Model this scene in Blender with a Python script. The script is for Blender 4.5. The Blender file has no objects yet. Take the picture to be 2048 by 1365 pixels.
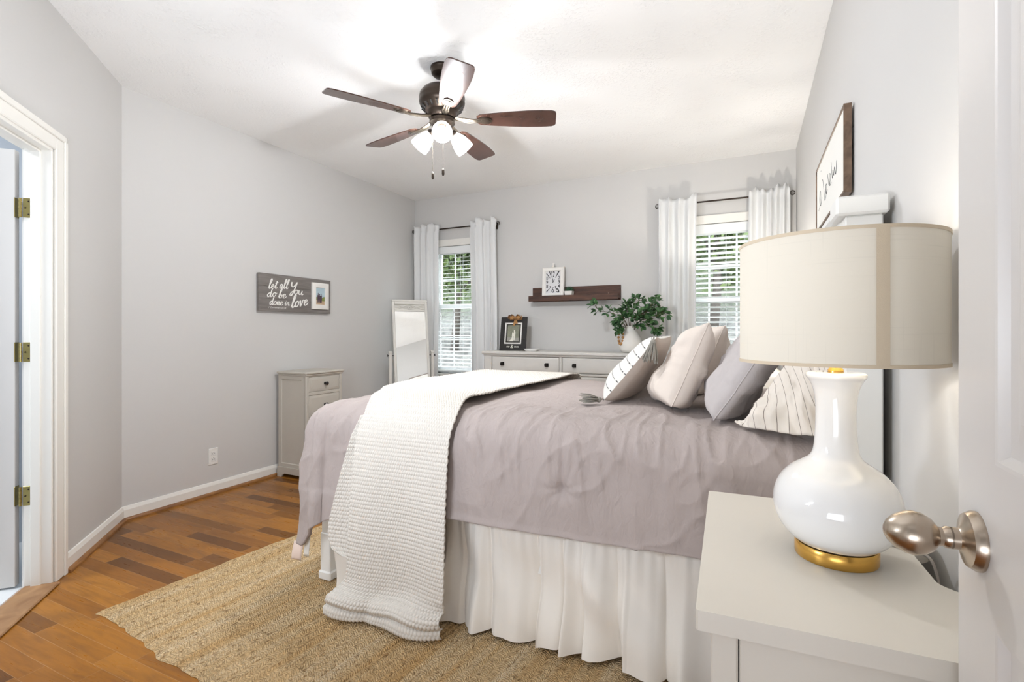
import bpy, bmesh, math, random
import numpy as np
from mathutils import Matrix, Vector

S = bpy.context.scene
PI = math.pi
R = math.radians
random.seed(7)

# ------------------------------------------------------------------ camera
cam_d = bpy.data.cameras.new('camera')
cam = bpy.data.objects.new('camera', cam_d)
S.collection.objects.link(cam)
cam.location = (0, 0, 1.19)
cam.rotation_euler = (R(90), 0, R(25.35))
cam_d.sensor_width = 36
cam_d.lens = 1005 / 2048 * 36
cam_d.shift_y = -17.5 / 2048
cam_d.clip_start = 0.02
S.camera = cam

# ------------------------------------------------------------------ colour management and light
S.view_settings.view_transform = 'Standard'
S.view_settings.look = 'None'
S.view_settings.gamma = 1
S.view_settings.use_curve_mapping = False
S.view_settings.exposure = 1.55
S.cycles.max_bounces = 10
S.cycles.diffuse_bounces = 6
S.cycles.transparent_max_bounces = 24
S.cycles.sample_clamp_indirect = 6
S.cycles.caustics_reflective = False
S.cycles.caustics_refractive = False

SKY, FAN, LAMP, FARLAMP, HALL, BATH = 4.2, 13.5, 2.1, 36.0, 10.0, 14.5

world = bpy.data.worlds.new('sky')
S.world = world
world.use_nodes = True
bg = world.node_tree.nodes['Background']
bg.inputs[0].default_value = (0.86, 0.93, 1.0, 1)
bg.inputs[1].default_value = SKY

FILL = 11.0  # power of the added fill light beside the doorway


def light(name, kind, loc, power, color=(1, 1, 1), size=0.05, rot=(0, 0, 0), sy=None):
    d = bpy.data.lights.new(name, kind)
    d.energy = power
    d.color = color
    if kind == 'AREA':
        d.size = size
        if sy:
            d.shape = 'RECTANGLE'
            d.size_y = sy
    else:
        d.shadow_soft_size = size
    o = bpy.data.objects.new(name, d)
    o.location = loc
    o.rotation_euler = rot
    S.collection.objects.link(o)
    return o


# added fill light in the unseen hall behind the doorway, and an assumed, unseen bathroom lamp
light('hall_fill_light', 'AREA', (-0.15, -1.5, 0.55), HALL, (0.92, 0.98, 1.08), 1.4, (R(125), 0, 0), 0.9)
# added fill light, out of view beside the doorway, for an assumed flash
light('added_fill_light', 'AREA', (-1.2, 0.14, 1.15), FILL, (0.90, 0.985, 1.10), 0.6, (R(126), 0, R(14)), 0.3)
light('assumed_bathroom_light', 'AREA', (-3.55, 0.05, 2.6), BATH, (0.93, 0.97, 1.0), 0.5)


# ------------------------------------------------------------------ colours and materials
def C(r, g, b):
    f = lambda v: (v / 255 / 12.92) if v <= 10 else ((v / 255 + 0.055) / 1.055) ** 2.4
    return (f(r), f(g), f(b), 1)


def N(nt, kind, **kw):
    n = nt.nodes.new('ShaderNode' + kind)
    for k, v in kw.items():
        if k.startswith('_'):
            setattr(n, k[1:], v)
            continue
        key = int(k[1:]) if k[0] == 'i' and k[1:].isdigit() else k.replace('__', ' ')
        s = n.inputs[key]
        if isinstance(v, bpy.types.NodeSocket):
            nt.links.new(v, s)
        else:
            s.default_value = v
    return n


def M_(nt, op, a, b=0.0, c=0.0):
    return N(nt, 'Math', _operation=op, i0=a, i1=b, i2=c).outputs[0]


def MIX(nt, f, a, b, blend='MIX'):
    n = nt.nodes.new('ShaderNodeMix')
    n.data_type = 'RGBA'
    n.blend_type = blend
    for i, v in ((0, f), (6, a), (7, b)):
        if isinstance(v, bpy.types.NodeSocket):
            nt.links.new(v, n.inputs[i])
        else:
            n.inputs[i].default_value = v
    return n.outputs[2]


def newmat(name):
    m = bpy.data.materials.new(name)
    m.use_nodes = True
    nt = m.node_tree
    nt.nodes.clear()
    out = nt.nodes.new('ShaderNodeOutputMaterial')
    return m, nt, out


def scalec(c, k):
    return (min(1, c[0] * k), min(1, c[1] * k), min(1, c[2] * k), 1)


def coords(nt, kind='Object', scale=(1, 1, 1), rot=(0, 0, 0)):
    t = nt.nodes.new('ShaderNodeTexCoord')
    return N(nt, 'Mapping', Vector=t.outputs[kind], Scale=scale, Rotation=rot).outputs[0]


def paint(name, col, rough=0.5, metal=0.0, var=0.05, vscale=3.0, bump=0.0, bscale=200.0, bdist=0.002,
          stretch=(1, 1, 1), spec=0.5, coat=0.0, detail=3.0, sheen=0.0):
    m, nt, out = newmat(name)
    v = coords(nt, 'Object', stretch)
    nz = N(nt, 'TexNoise', Vector=v, Scale=vscale, Detail=detail)
    colr = MIX(nt, nz.outputs[0], scalec(col, 1 - var), scalec(col, 1 + var))
    p = N(nt, 'BsdfPrincipled', Base__Color=colr, Roughness=rough, Metallic=metal)
    p.inputs['Specular IOR Level'].default_value = spec
    p.inputs['Coat Weight'].default_value = coat
    p.inputs['Sheen Weight'].default_value = sheen
    if bump:
        b = N(nt, 'TexNoise', Vector=v, Scale=bscale, Detail=4.0)
        bn = N(nt, 'Bump', Height=b.outputs[0], Strength=bump, Distance=bdist)
        nt.links.new(bn.outputs[0], p.inputs['Normal'])
    nt.links.new(p.outputs[0], out.inputs[0])
    return m


def wood(name, c1, c2, rough=0.4, scale=(2, 30, 30), bump=0.1, coat=0.0):
    m, nt, out = newmat(name)
    v = coords(nt, 'Object', scale)
    a = N(nt, 'TexNoise', Vector=v, Scale=1.0, Detail=6.0, Distortion=1.2)
    b = N(nt, 'TexNoise', Vector=v, Scale=4.0, Detail=3.0)
    f = N(nt, 'ValToRGB', Fac=a.outputs[0])
    f.color_ramp.elements[0].position = 0.35
    f.color_ramp.elements[1].position = 0.68
    f.color_ramp.elements[0].color = c1
    f.color_ramp.elements[1].color = c2
    col = MIX(nt, M_(nt, 'MULTIPLY', b.outputs[0], 0.35), f.outputs[0], scalec(c1, 0.7))
    p = N(nt, 'BsdfPrincipled', Base__Color=col, Roughness=rough)
    p.inputs['Coat Weight'].default_value = coat
    bn = N(nt, 'Bump', Height=a.outputs[0], Strength=bump, Distance=0.002)
    nt.links.new(bn.outputs[0], p.inputs['Normal'])
    nt.links.new(p.outputs[0], out.inputs[0])
    return m


def fabric(name, col, weave=900.0, bump=0.25, var=0.06, vscale=8, crinkle=0.0, cscale=40.0, transl=0.0, sheen=0.1, cstretch=(1, 1, 1)):
    m, nt, out = newmat(name)
    v = coords(nt)
    nz = N(nt, 'TexNoise', Vector=v, Scale=vscale, Detail=4.0)
    colr = MIX(nt, nz.outputs[0], scalec(col, 1 - var), scalec(col, 1 + var))
    p = N(nt, 'BsdfPrincipled', Base__Color=colr, Roughness=0.85)
    p.inputs['Specular IOR Level'].default_value = 0.2
    p.inputs['Sheen Weight'].default_value = sheen
    h1 = N(nt, 'TexNoise', Vector=v, Scale=weave, Detail=1.0)
    bn = N(nt, 'Bump', Height=h1.outputs[0], Strength=bump, Distance=0.001)
    if crinkle:
        v2 = coords(nt, 'Object', cstretch)
        h2 = N(nt, 'TexNoise', Vector=v2, Scale=cscale, Detail=3.0, Distortion=0.8)
        b2 = N(nt, 'Bump', Height=h2.outputs[0], Strength=crinkle, Distance=0.012)
        nt.links.new(b2.outputs[0], bn.inputs['Normal'])
    nt.links.new(bn.outputs[0], p.inputs['Normal'])
    sh = p.outputs[0]
    if transl:
        t = N(nt, 'BsdfTranslucent', Color=scalec(col, 1.0))
        mx = N(nt, 'MixShader', i0=transl, i1=sh, i2=t.outputs[0])
        sh = mx.outputs[0]
    nt.links.new(sh, out.inputs[0])
    return m


def emit(name, col, strength):
    m, nt, out = newmat(name)
    e = N(nt, 'Emission', Color=col, Strength=strength)
    nt.links.new(e.outputs[0], out.inputs[0])
    return m


def glass_thin(name):
    m, nt, out = newmat(name)
    t = N(nt, 'BsdfTransparent', Color=(0.96, 0.98, 0.97, 1))
    g = N(nt, 'BsdfGlossy', Roughness=0.02)
    fr = N(nt, 'Fresnel', IOR=1.35)
    mx = N(nt, 'MixShader', i0=fr.outputs[0], i1=t.outputs[0], i2=g.outputs[0])
    nt.links.new(mx.outputs[0], out.inputs[0])
    return m


def frosted(name, col, transp, gloss=0.1):
    m, nt, out = newmat(name)
    t = N(nt, 'BsdfTransparent', Color=(1, 1, 1, 1))
    d = N(nt, 'BsdfDiffuse', Color=col)
    tl = N(nt, 'BsdfTranslucent', Color=col)
    a = N(nt, 'MixShader', i0=0.6, i1=d.outputs[0], i2=tl.outputs[0])
    b = N(nt, 'MixShader', i0=transp, i1=a.outputs[0], i2=t.outputs[0])
    nt.links.new(b.outputs[0], out.inputs[0])
    return m


def linen_shade(name, col):
    m, nt, out = newmat(name)
    va = coords(nt, 'UV', (3, 260, 1))
    vb = coords(nt, 'UV', (220, 4, 1))
    a = N(nt, 'TexNoise', Vector=va, Scale=1.0, Detail=3.0)
    b = N(nt, 'TexNoise', Vector=vb, Scale=1.0, Detail=3.0)
    ra = N(nt, 'MapRange', Value=a.outputs[0], i1=0.62, i2=0.75)
    rb = N(nt, 'MapRange', Value=b.outputs[0], i1=0.62, i2=0.75)
    f = M_(nt, 'MAXIMUM', ra.outputs[0], rb.outputs[0])
    c = MIX(nt, M_(nt, 'MULTIPLY', f, 0.30), col, scalec(col, 0.72))
    d = N(nt, 'BsdfDiffuse', Color=c)
    t = N(nt, 'BsdfTranslucent', Color=c)
    mx = N(nt, 'MixShader', i0=0.028, i1=d.outputs[0], i2=t.outputs[0])
    nt.links.new(mx.outputs[0], out.inputs[0])
    return m


def floor_mat():
    m, nt, out = newmat('oak_strip_floor')
    tc = nt.nodes.new('ShaderNodeTexCoord')
    sx = N(nt, 'SeparateXYZ', Vector=tc.outputs['Object'])
    X, Y = sx.outputs[0], sx.outputs[1]
    W = 0.0768
    ry = M_(nt, 'DIVIDE', M_(nt, 'ADD', Y, 10 - 0.0345), W)
    row = M_(nt, 'FLOOR', ry)
    fy = M_(nt, 'FRACT', ry)
    h = N(nt, 'TexWhiteNoise', _noise_dimensions='1D', W=row)
    rl = N(nt, 'TexWhiteNoise', _noise_dimensions='1D', W=M_(nt, 'ADD', row, 77.3))
    plen = M_(nt, 'ADD', M_(nt, 'MULTIPLY', rl.outputs[0], 0.35), 0.42)
    rx = M_(nt, 'ADD', M_(nt, 'DIVIDE', M_(nt, 'ADD', X, 20.0), plen), M_(nt, 'MULTIPLY', h.outputs[0], 7.0))
    px = M_(nt, 'FLOOR', rx)
    fx = M_(nt, 'FRACT', rx)
    idv = N(nt, 'CombineXYZ', X=px, Y=row)
    wn = N(nt, 'TexWhiteNoise', _noise_dimensions='2D', Vector=idv.outputs[0])
    # wood grain, shifted for each board
    off = N(nt, 'VectorMath', _operation='SCALE', i0=wn.outputs[1])
    off.inputs['Scale'].default_value = 30.0
    pv = N(nt, 'VectorMath', _operation='ADD', i0=tc.outputs['Object'], i1=off.outputs[0])
    gv = N(nt, 'Mapping', Vector=pv.outputs[0], Scale=(3.0, 26.0, 1))
    g1 = N(nt, 'TexNoise', Vector=gv.outputs[0], Scale=1.0, Detail=8.0, Distortion=2.2)
    gv2 = N(nt, 'Mapping', Vector=pv.outputs[0], Scale=(2.2, 9.0, 1))
    g2 = N(nt, 'TexNoise', Vector=gv2.outputs[0], Scale=1.2, Detail=4.0, Distortion=1.0)
    ramp = N(nt, 'ValToRGB', Fac=wn.outputs[0])
    e = ramp.color_ramp.elements
    e[0].position, e[0].color = 0.0, C(102, 62, 20)
    e[1].position, e[1].color = 1.0, C(166, 110, 40)
    for p, c in ((0.22, C(118, 74, 24)), (0.45, C(148, 94, 30)), (0.75, C(157, 102, 34))):
        k = e.new(p)
        k.color = c
    c1 = MIX(nt, M_(nt, 'MULTIPLY', N(nt, 'MapRange', Value=g1.outputs[0], i1=0.45, i2=0.7).outputs[0], 0.38), ramp.outputs[0], C(96, 60, 30))
    c2 = MIX(nt, M_(nt, 'MULTIPLY', N(nt, 'MapRange', Value=g2.outputs[0], i1=0.52, i2=0.8).outputs[0], 0.6), c1, C(98, 64, 36))
    ey = M_(nt, 'MINIMUM', fy, M_(nt, 'SUBTRACT', 1.0, fy))
    ex = M_(nt, 'MULTIPLY', M_(nt, 'MINIMUM', fx, M_(nt, 'SUBTRACT', 1.0, fx)), M_(nt, 'DIVIDE', plen, W))
    gap = M_(nt, 'LESS_THAN', M_(nt, 'MINIMUM', ey, ex), 0.010)
    c3 = MIX(nt, M_(nt, 'MULTIPLY', gap, 0.6), c2, C(178, 142, 104))  # plank joints lightened: glint on their bevels painted into the colour
    p = N(nt, 'BsdfPrincipled', Base__Color=c3, Roughness=M_(nt, 'ADD', M_(nt, 'MULTIPLY', g1.outputs[0], 0.15), 0.22))
    p.inputs['Specular IOR Level'].default_value = 0.25
    hgt = M_(nt, 'SUBTRACT', M_(nt, 'MULTIPLY', g1.outputs[0], 0.25), M_(nt, 'MULTIPLY', gap, 1.0))
    bn = N(nt, 'Bump', Height=hgt, Strength=0.25, Distance=0.002)
    nt.links.new(bn.outputs[0], p.inputs['Normal'])
    nt.links.new(p.outputs[0], out.inputs[0])
    return m


def ceiling_mat():
    m, nt, out = newmat('knockdown_ceiling')
    v = coords(nt)
    a = N(nt, 'TexNoise', Vector=v, Scale=55.0, Detail=5.0, Distortion=0.6)
    b = N(nt, 'TexNoise', Vector=v, Scale=4.0, Detail=3.0)
    msk = N(nt, 'MapRange', Value=b.outputs[0], i1=0.40, i2=0.66)
    h = N(nt, 'MapRange', Value=a.outputs[0], i1=0.5, i2=0.62)
    bn = N(nt, 'Bump', Height=M_(nt, 'MULTIPLY', h.outputs[0], msk.outputs[0]), Strength=0.55, Distance=0.004)
    p = N(nt, 'BsdfPrincipled', Base__Color=C(246, 245, 243), Roughness=0.9)
    p.inputs['Specular IOR Level'].default_value = 0.1
    nt.links.new(bn.outputs[0], p.inputs['Normal'])
    nt.links.new(p.outputs[0], out.inputs[0])
    return m


def jute_mat():
    m, nt, out = newmat('braided_jute')
    tc = nt.nodes.new('ShaderNodeTexCoord')
    sx = N(nt, 'SeparateXYZ', Vector=tc.outputs['UV'])   # uv in metres
    U, V = sx.outputs[0], sx.outputs[1]
    P = 0.022
    ru = M_(nt, 'DIVIDE', U, P)
    row = M_(nt, 'FLOOR', ru)
    wob = N(nt, 'TexNoise', Vector=N(nt, 'Mapping', Vector=tc.outputs['UV'], Scale=(60, 60, 1)).outputs[0], Scale=1.0, Detail=2.0)
    # slanted strands that alternate between rows (a braid)
    par = M_(nt, 'SUBTRACT', M_(nt, 'MULTIPLY', M_(nt, 'FLOORED_MODULO', row, 2.0), 2.0), 1.0)
    ph = M_(nt, 'ADD', M_(nt, 'MULTIPLY', V, 330.0), M_(nt, 'MULTIPLY', M_(nt, 'MULTIPLY', M_(nt, 'FRACT', ru), par), 4.0))
    ph = M_(nt, 'ADD', ph, M_(nt, 'MULTIPLY', wob.outputs[0], 7.0))
    strand = M_(nt, 'ABSOLUTE', M_(nt, 'SINE', ph))
    fib = N(nt, 'TexNoise', Vector=N(nt, 'Mapping', Vector=tc.outputs['UV'], Scale=(420, 160, 1)).outputs[0], Scale=1.0, Detail=4.0)
    bandn = N(nt, 'TexNoise', Vector=N(nt, 'Mapping', Vector=tc.outputs['UV'], Scale=(16, 0.9, 1)).outputs[0], Scale=1.0, Detail=4.0)
    ramp = N(nt, 'ValToRGB', Fac=bandn.outputs[0])
    e = ramp.color_ramp.elements
    e[0].position, e[0].color = 0.30, C(206, 160, 98)
    e[1].position, e[1].color = 0.72, C(246, 230, 200)
    k = e.new(0.5)
    k.color = C(230, 204, 162)
    c = MIX(nt, N(nt, 'MapRange', Value=fib.outputs[0], i1=0.35, i2=0.7).outputs[0], C(200, 166, 120), ramp.outputs[0])
    fl = N(nt, 'TexNoise', Vector=N(nt, 'Mapping', Vector=tc.outputs['UV'], Scale=(110, 34, 1)).outputs[0], Scale=1.0, Detail=3.0)
    c = MIX(nt, M_(nt, 'MULTIPLY', N(nt, 'MapRange', Value=fl.outputs[0], i1=0.56, i2=0.66).outputs[0], 0.6), c, C(128, 94, 56))
    p = N(nt, 'BsdfPrincipled', Base__Color=c, Roughness=0.95)
    p.inputs['Specular IOR Level'].default_value = 0.1
    h = M_(nt, 'ADD', strand, M_(nt, 'MULTIPLY', fib.outputs[0], 0.9))
    bn = N(nt, 'Bump', Height=h, Strength=0.9, Distance=0.006)
    nt.links.new(bn.outputs[0], p.inputs['Normal'])
    nt.links.new(p.outputs[0], out.inputs[0])
    return m


def striped(name, col, line, axis=0, period=0.035, width=0.07, dash=None, crinkle=0.3, quilt=0.0):
    # stripes follow UV (metres)
    m, nt, out = newmat(name)
    tc = nt.nodes.new('ShaderNodeTexCoord')
    sx = N(nt, 'SeparateXYZ', Vector=tc.outputs['UV'])
    A, B = sx.outputs[axis], sx.outputs[1 - axis]
    fr = M_(nt, 'FRACT', M_(nt, 'DIVIDE', A, period))
    on = M_(nt, 'LESS_THAN', fr, width)
    if dash:
        on = M_(nt, 'MULTIPLY', on, M_(nt, 'LESS_THAN', M_(nt, 'FRACT', M_(nt, 'DIVIDE', B, dash)), 0.62))
    c = MIX(nt, on, col, line)
    p = N(nt, 'BsdfPrincipled', Base__Color=c, Roughness=0.85)
    p.inputs['Specular IOR Level'].default_value = 0.2
    v = coords(nt, 'UV', (18, 26, 1))
    h = N(nt, 'TexNoise', Vector=v, Scale=1.0, Detail=3.0)
    hh = M_(nt, 'MULTIPLY', h.outputs[0], crinkle)
    if quilt:
        q = M_(nt, 'ABSOLUTE', M_(nt, 'SINE', M_(nt, 'MULTIPLY', M_(nt, 'DIVIDE', A, period), PI)))
        hh = M_(nt, 'ADD', hh, M_(nt, 'MULTIPLY', M_(nt, 'POWER', q, 0.5), quilt))
    bn = N(nt, 'Bump', Height=hh, Strength=0.6, Distance=0.012)
    nt.links.new(bn.outputs[0], p.inputs['Normal'])
    nt.links.new(p.outputs[0], out.inputs[0])
    return m


def leafmat(name, a, b, transl=0.25):
    m, nt, out = newmat(name)
    g = nt.nodes.new('ShaderNodeNewGeometry')
    nz = N(nt, 'TexNoise', Vector=coords(nt), Scale=9.0, Detail=2.0)
    f = M_(nt, 'ADD', M_(nt, 'MULTIPLY', g.outputs['Random Per Island'], 0.7), M_(nt, 'MULTIPLY', nz.outputs[0], 0.3))
    c = MIX(nt, f, a, b)
    p = N(nt, 'BsdfPrincipled', Base__Color=c, Roughness=0.5)
    t = N(nt, 'BsdfTranslucent', Color=c)
    mx = N(nt, 'MixShader', i0=transl, i1=p.outputs[0], i2=t.outputs[0])
    nt.links.new(mx.outputs[0], out.inputs[0])
    return m


def slope_mat():
    m, nt, out = newmat('leaf_litter_slope')
    v = coords(nt)
    a = N(nt, 'TexNoise', Vector=v, Scale=9.0, Detail=8.0)
    b = N(nt, 'TexVoronoi', Vector=v, Scale=16.0)
    r = N(nt, 'ValToRGB', Fac=a.outputs[0])
    e = r.color_ramp.elements
    e[0].position, e[0].color = 0.33, C(36, 36, 33)
    e[1].position, e[1].color = 0.62, C(94, 93, 89)
    c = MIX(nt, M_(nt, 'MULTIPLY', b.outputs[0], 0.5), r.outputs[0], C(61, 59, 55))
    tc = nt.nodes.new('ShaderNodeTexCoord')
    zz = N(nt, 'SeparateXYZ', Vector=tc.outputs['Object']).outputs[2]
    up = N(nt, 'MapRange', Value=M_(nt, 'ADD', zz, M_(nt, 'MULTIPLY', a.outputs[0], 0.8)), i1=2.3, i2=2.9)
    c = MIX(nt, up.outputs[0], c, MIX(nt, b.outputs[0], C(26, 34, 19), C(54, 63, 36)))
    p = N(nt, 'BsdfPrincipled', Base__Color=c, Roughness=0.95)
    bn = N(nt, 'Bump', Height=a.outputs[0], Strength=0.8, Distance=0.08)
    nt.links.new(bn.outputs[0], p.inputs['Normal'])
    nt.links.new(p.outputs[0], out.inputs[0])
    return m


WALL = paint('wall_paint', C(206, 204, 201), 0.75, var=0.015, vscale=1.5, bump=0.05, bscale=350, spec=0.2)
CEIL = ceiling_mat()
TRIM = paint('trim_white', C(236, 233, 226), 0.35, var=0.02, vscale=6)
DOORW = paint('door_white', C(214, 210, 206), 0.32, var=0.02, vscale=4)
FLOOR = floor_mat()
SHOE = wood('shoe_oak', C(120, 76, 38), C(172, 122, 68), 0.35, (4, 4, 30))
THRESH = wood('threshold_oak', C(140, 100, 64), C(186, 146, 104), 0.5, (6, 6, 6))
TILE = paint('bath_tile', C(226, 230, 232), 0.25, var=0.03, vscale=2)
BATHW = paint('bath_wall', C(176, 182, 190), 0.7, var=0.02)
BRASS = paint('aged_brass', C(176, 158, 100), 0.3, 1.0, var=0.15, vscale=60)
NICKEL = paint('satin_nickel', C(186, 172, 156), 0.26, 1.0, var=0.06, vscale=20)
GOLD = paint('brushed_gold', C(226, 178, 92), 0.24, 1.0, var=0.06, vscale=8)
BRONZE = paint('oil_bronze', C(62, 53, 46), 0.34, 0.85, var=0.2, vscale=20)
IRON = paint('blade_bronze', C(104, 94, 82), 0.3, 0.9, var=0.15, vscale=30)
BLACKM = paint('black_metal', C(38, 34, 32), 0.4, 0.6, var=0.15, vscale=30)
WALNUT = wood('walnut_blade', C(66, 45, 38), C(84, 57, 48), 0.2, (8, 8, 8), 0.02, 0.3)
SHELFW = wood('shelf_walnut', C(58, 36, 26), C(98, 64, 47), 0.65, (3, 25, 25), 0.2)
PICW = wood('picture_frame_wood', C(96, 76, 60), C(138, 112, 90), 0.5, (20, 3, 20), 0.2)
GREYW = wood('grey_sign_wood', C(112, 106, 101), C(136, 130, 125), 0.7, (20, 3, 30), 0.2)
CREAM = paint('cream_cabinet', C(212, 206, 195), 0.4, var=0.03, vscale=5)
DRESS = paint('antique_dresser_paint', C(212, 209, 203), 0.45, var=0.05, vscale=12)
TAUPE = paint('taupe_chest_paint', C(190, 184, 173), 0.45, var=0.04, vscale=10)
MIRF = paint('mirror_frame_paint', C(214, 211, 203), 0.45, var=0.05, vscale=14)
BEDW = paint('bed_white_paint', C(232, 231, 227), 0.42, var=0.03, vscale=8)
DARKGAP = paint('dark_gap', C(62, 54, 46), 0.8, var=0.2, vscale=20)
CERAMIC = paint('white_ceramic', C(232, 231, 229), 0.08, var=0.01, coat=0.6)
MATTEW = paint('matte_white', C(232, 229, 223), 0.6, var=0.03, vscale=20)
PLASTIC = paint('white_plastic', C(232, 231, 226), 0.35, var=0.01)
DARK = paint('dark_slot', C(40, 38, 36), 0.7, var=0.1)
BLACKW = paint('black_frame_paint', C(30, 27, 25), 0.5, var=0.25, vscale=20, bump=0.2, bscale=80)
LETTER = paint('letter_white', C(238, 236, 230), 0.6, var=0.02)
INK = paint('ink_black', C(48, 46, 50), 0.7, var=0.05)
BURLAP = fabric('burlap', C(176, 132, 84), 500, 0.8, 0.25, 60)
JUTE = jute_mat()
COMF = fabric('grey_comforter_cotton', C(167, 155, 150), 700, 0.2, 0.03, 6, 0.40, 24, cstretch=(1.6, 1, 0.7))
SHAM = fabric('grey_sham_cotton', C(184, 177, 175), 800, 0.2, 0.03, 6, 0.25, 22)
BEIGE = fabric('beige_linen', C(214, 202, 191), 900, 0.3, 0.04, 12, 0.18, 18)
PBACK = fabric('taupe_linen', C(188, 175, 164), 900, 0.3, 0.04, 12, 0.15, 18)
QUILT = striped('quilted_white', C(220, 217, 210), C(88, 86, 86), 1, 0.048, 0.09, 0.014, 0.4, 0.5)
TICK = striped('ticking_stripe', C(222, 213, 202), C(120, 108, 98), 0, 0.034, 0.05, None, 0.7)
KNIT = fabric('cream_knit_cotton', C(213, 207, 198), 500, 0.35, 0.03, 30)
SKIRT = fabric('ivory_skirt_sateen', C(242, 236, 227), 900, 0.12, 0.02, 4, 0.05, 12, 0.05, 0.3)
CURT = fabric('white_curtain', C(240, 240, 239), 900, 0.12, 0.01, 4, 0.04, 14, 0.22)
TASSEL = fabric('grey_tassel_yarn', C(150, 145, 135), 500, 0.5, 0.2, 60)
SHADE = linen_shade('linen_lampshade', C(222, 215, 201))
SHADET = fabric('lampshade_tape', C(206, 190, 166), 900, 0.3, 0.03, 10)
FROST = frosted('frosted_glass', C(252, 250, 244), 0.12)
BULB = emit('bulb_glow', (1, 0.95, 0.86, 1), 4)
GLASS = glass_thin('window_glass')
SLAT = paint('blind_white', C(236, 237, 236), 0.4, var=0.01)
VINYL = paint('window_vinyl', C(236, 237, 236), 0.4, var=0.01)
CORD = paint('cord_grey', C(150, 142, 134), 0.5, var=0.1, vscale=200)
TAGM = fabric('satin_tag', C(232, 212, 200), 900, 0.1)
LEAF = leafmat('plant_leaf', C(26, 66, 40), C(98, 140, 84), 0.2)
SUCC = leafmat('succulent_leaf', C(22, 52, 34), C(52, 92, 58), 0.1)
TREEL = leafmat('tree_leaf', C(28, 46, 20), C(92, 106, 56), 0.35)
TREEL2 = leafmat('tree_leaf_dark', C(24, 38, 18), C(72, 90, 46), 0.35)
STEM = paint('plant_stem', C(84, 66, 46), 0.7, var=0.2, vscale=60)
BARK = paint('tree_bark', C(58, 52, 46), 0.9, var=0.3, vscale=20, bump=0.6, bscale=30, bdist=0.02)
SLOPE = slope_mat()
mm, nt_, out_ = newmat('mirror_glass')
nt_.links.new(N(nt_, 'BsdfGlossy', Color=(0.93, 0.94, 0.93, 1), Roughness=0.01).outputs[0], out_.inputs[0])
MIRROR = mm


# ------------------------------------------------------------------ objects
ORG = {}


def meta(o, label=None, cat=None, group=None, kind=None):
    for k, v in (('label', label), ('category', cat), ('group', group), ('kind', kind)):
        if v:
            o[k] = v
    return o


def thing(name, label, cat, loc=(0, 0, 0), group=None, kind=None):
    o = bpy.data.objects.new(name, None)
    o.empty_display_size = 0.05
    o.location = loc
    S.collection.objects.link(o)
    ORG[o.name] = np.array(loc, float)
    return meta(o, label, cat, group, kind)


def emesh(name, V, F, mat, parent=None, smooth=35, uv=None, fix=False, weld=0, solid=0, sub=0):
    """one mesh object; V in world coordinates"""
    V = np.asarray(V, float)
    if parent is not None:
        org = ORG[parent.name]
    else:
        lo, hi = V.min(0), V.max(0)
        org = np.array([(lo[0] + hi[0]) / 2, (lo[1] + hi[1]) / 2, lo[2]])
    me = bpy.data.meshes.new(name)
    if isinstance(F, np.ndarray):
        nf, k = F.shape
        me.vertices.add(len(V))
        me.vertices.foreach_set('co', (V - org).astype(np.float32).ravel())
        me.loops.add(nf * k)
        me.loops.foreach_set('vertex_index', F.astype(np.int32).ravel())
        me.polygons.add(nf)
        me.polygons.foreach_set('loop_start', (np.arange(nf) * k).astype(np.int32))
        me.polygons.foreach_set('loop_total', np.full(nf, k, np.int32))
        me.update(calc_edges=True)
    else:
        me.from_pydata([tuple(v) for v in (V - org)], [], [tuple(f) for f in F])
    if uv is not None:
        l = me.uv_layers.new(name='UVMap')
        idx = np.empty(len(me.loops), np.int32)
        me.loops.foreach_get('vertex_index', idx)
        l.data.foreach_set('uv', np.asarray(uv, np.float32)[idx].ravel())
    if fix or weld:
        bm = bmesh.new()
        bm.from_mesh(me)
        if weld:
            bmesh.ops.remove_doubles(bm, verts=bm.verts, dist=weld)
        bmesh.ops.recalc_face_normals(bm, faces=bm.faces)
        bm.to_mesh(me)
        bm.free()
    me.materials.append(mat)
    if smooth:
        me.polygons.foreach_set('use_smooth', np.ones(len(me.polygons), bool))
        if smooth < 180:
            me.set_sharp_from_angle(angle=R(smooth))
    me.update()
    o = bpy.data.objects.new(name, me)
    S.collection.objects.link(o)
    ORG[o.name] = org
    if parent is not None:
        o.parent = parent
    else:
        o.location = org
    if solid:
        md = o.modifiers.new('thickness', 'SOLIDIFY')
        md.thickness = abs(solid)
        md.offset = 1 if solid > 0 else -1
    if sub:
        md = o.modifiers.new('subdivision', 'SUBSURF')
        md.levels = md.render_levels = sub
    return o


def gridfaces(nu, nv, base=0, cu=False, cv=False):
    iu = np.arange(nu if cu else nu - 1)
    iv = np.arange(nv if cv else nv - 1)
    a, b = np.meshgrid(iu, iv, indexing='ij')
    a, b = a.ravel(), b.ravel()
    a2, b2 = (a + 1) % nu, (b + 1) % nv
    return np.stack([a * nv + b, a2 * nv + b, a2 * nv + b2, a * nv + b2], 1) + base


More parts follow.
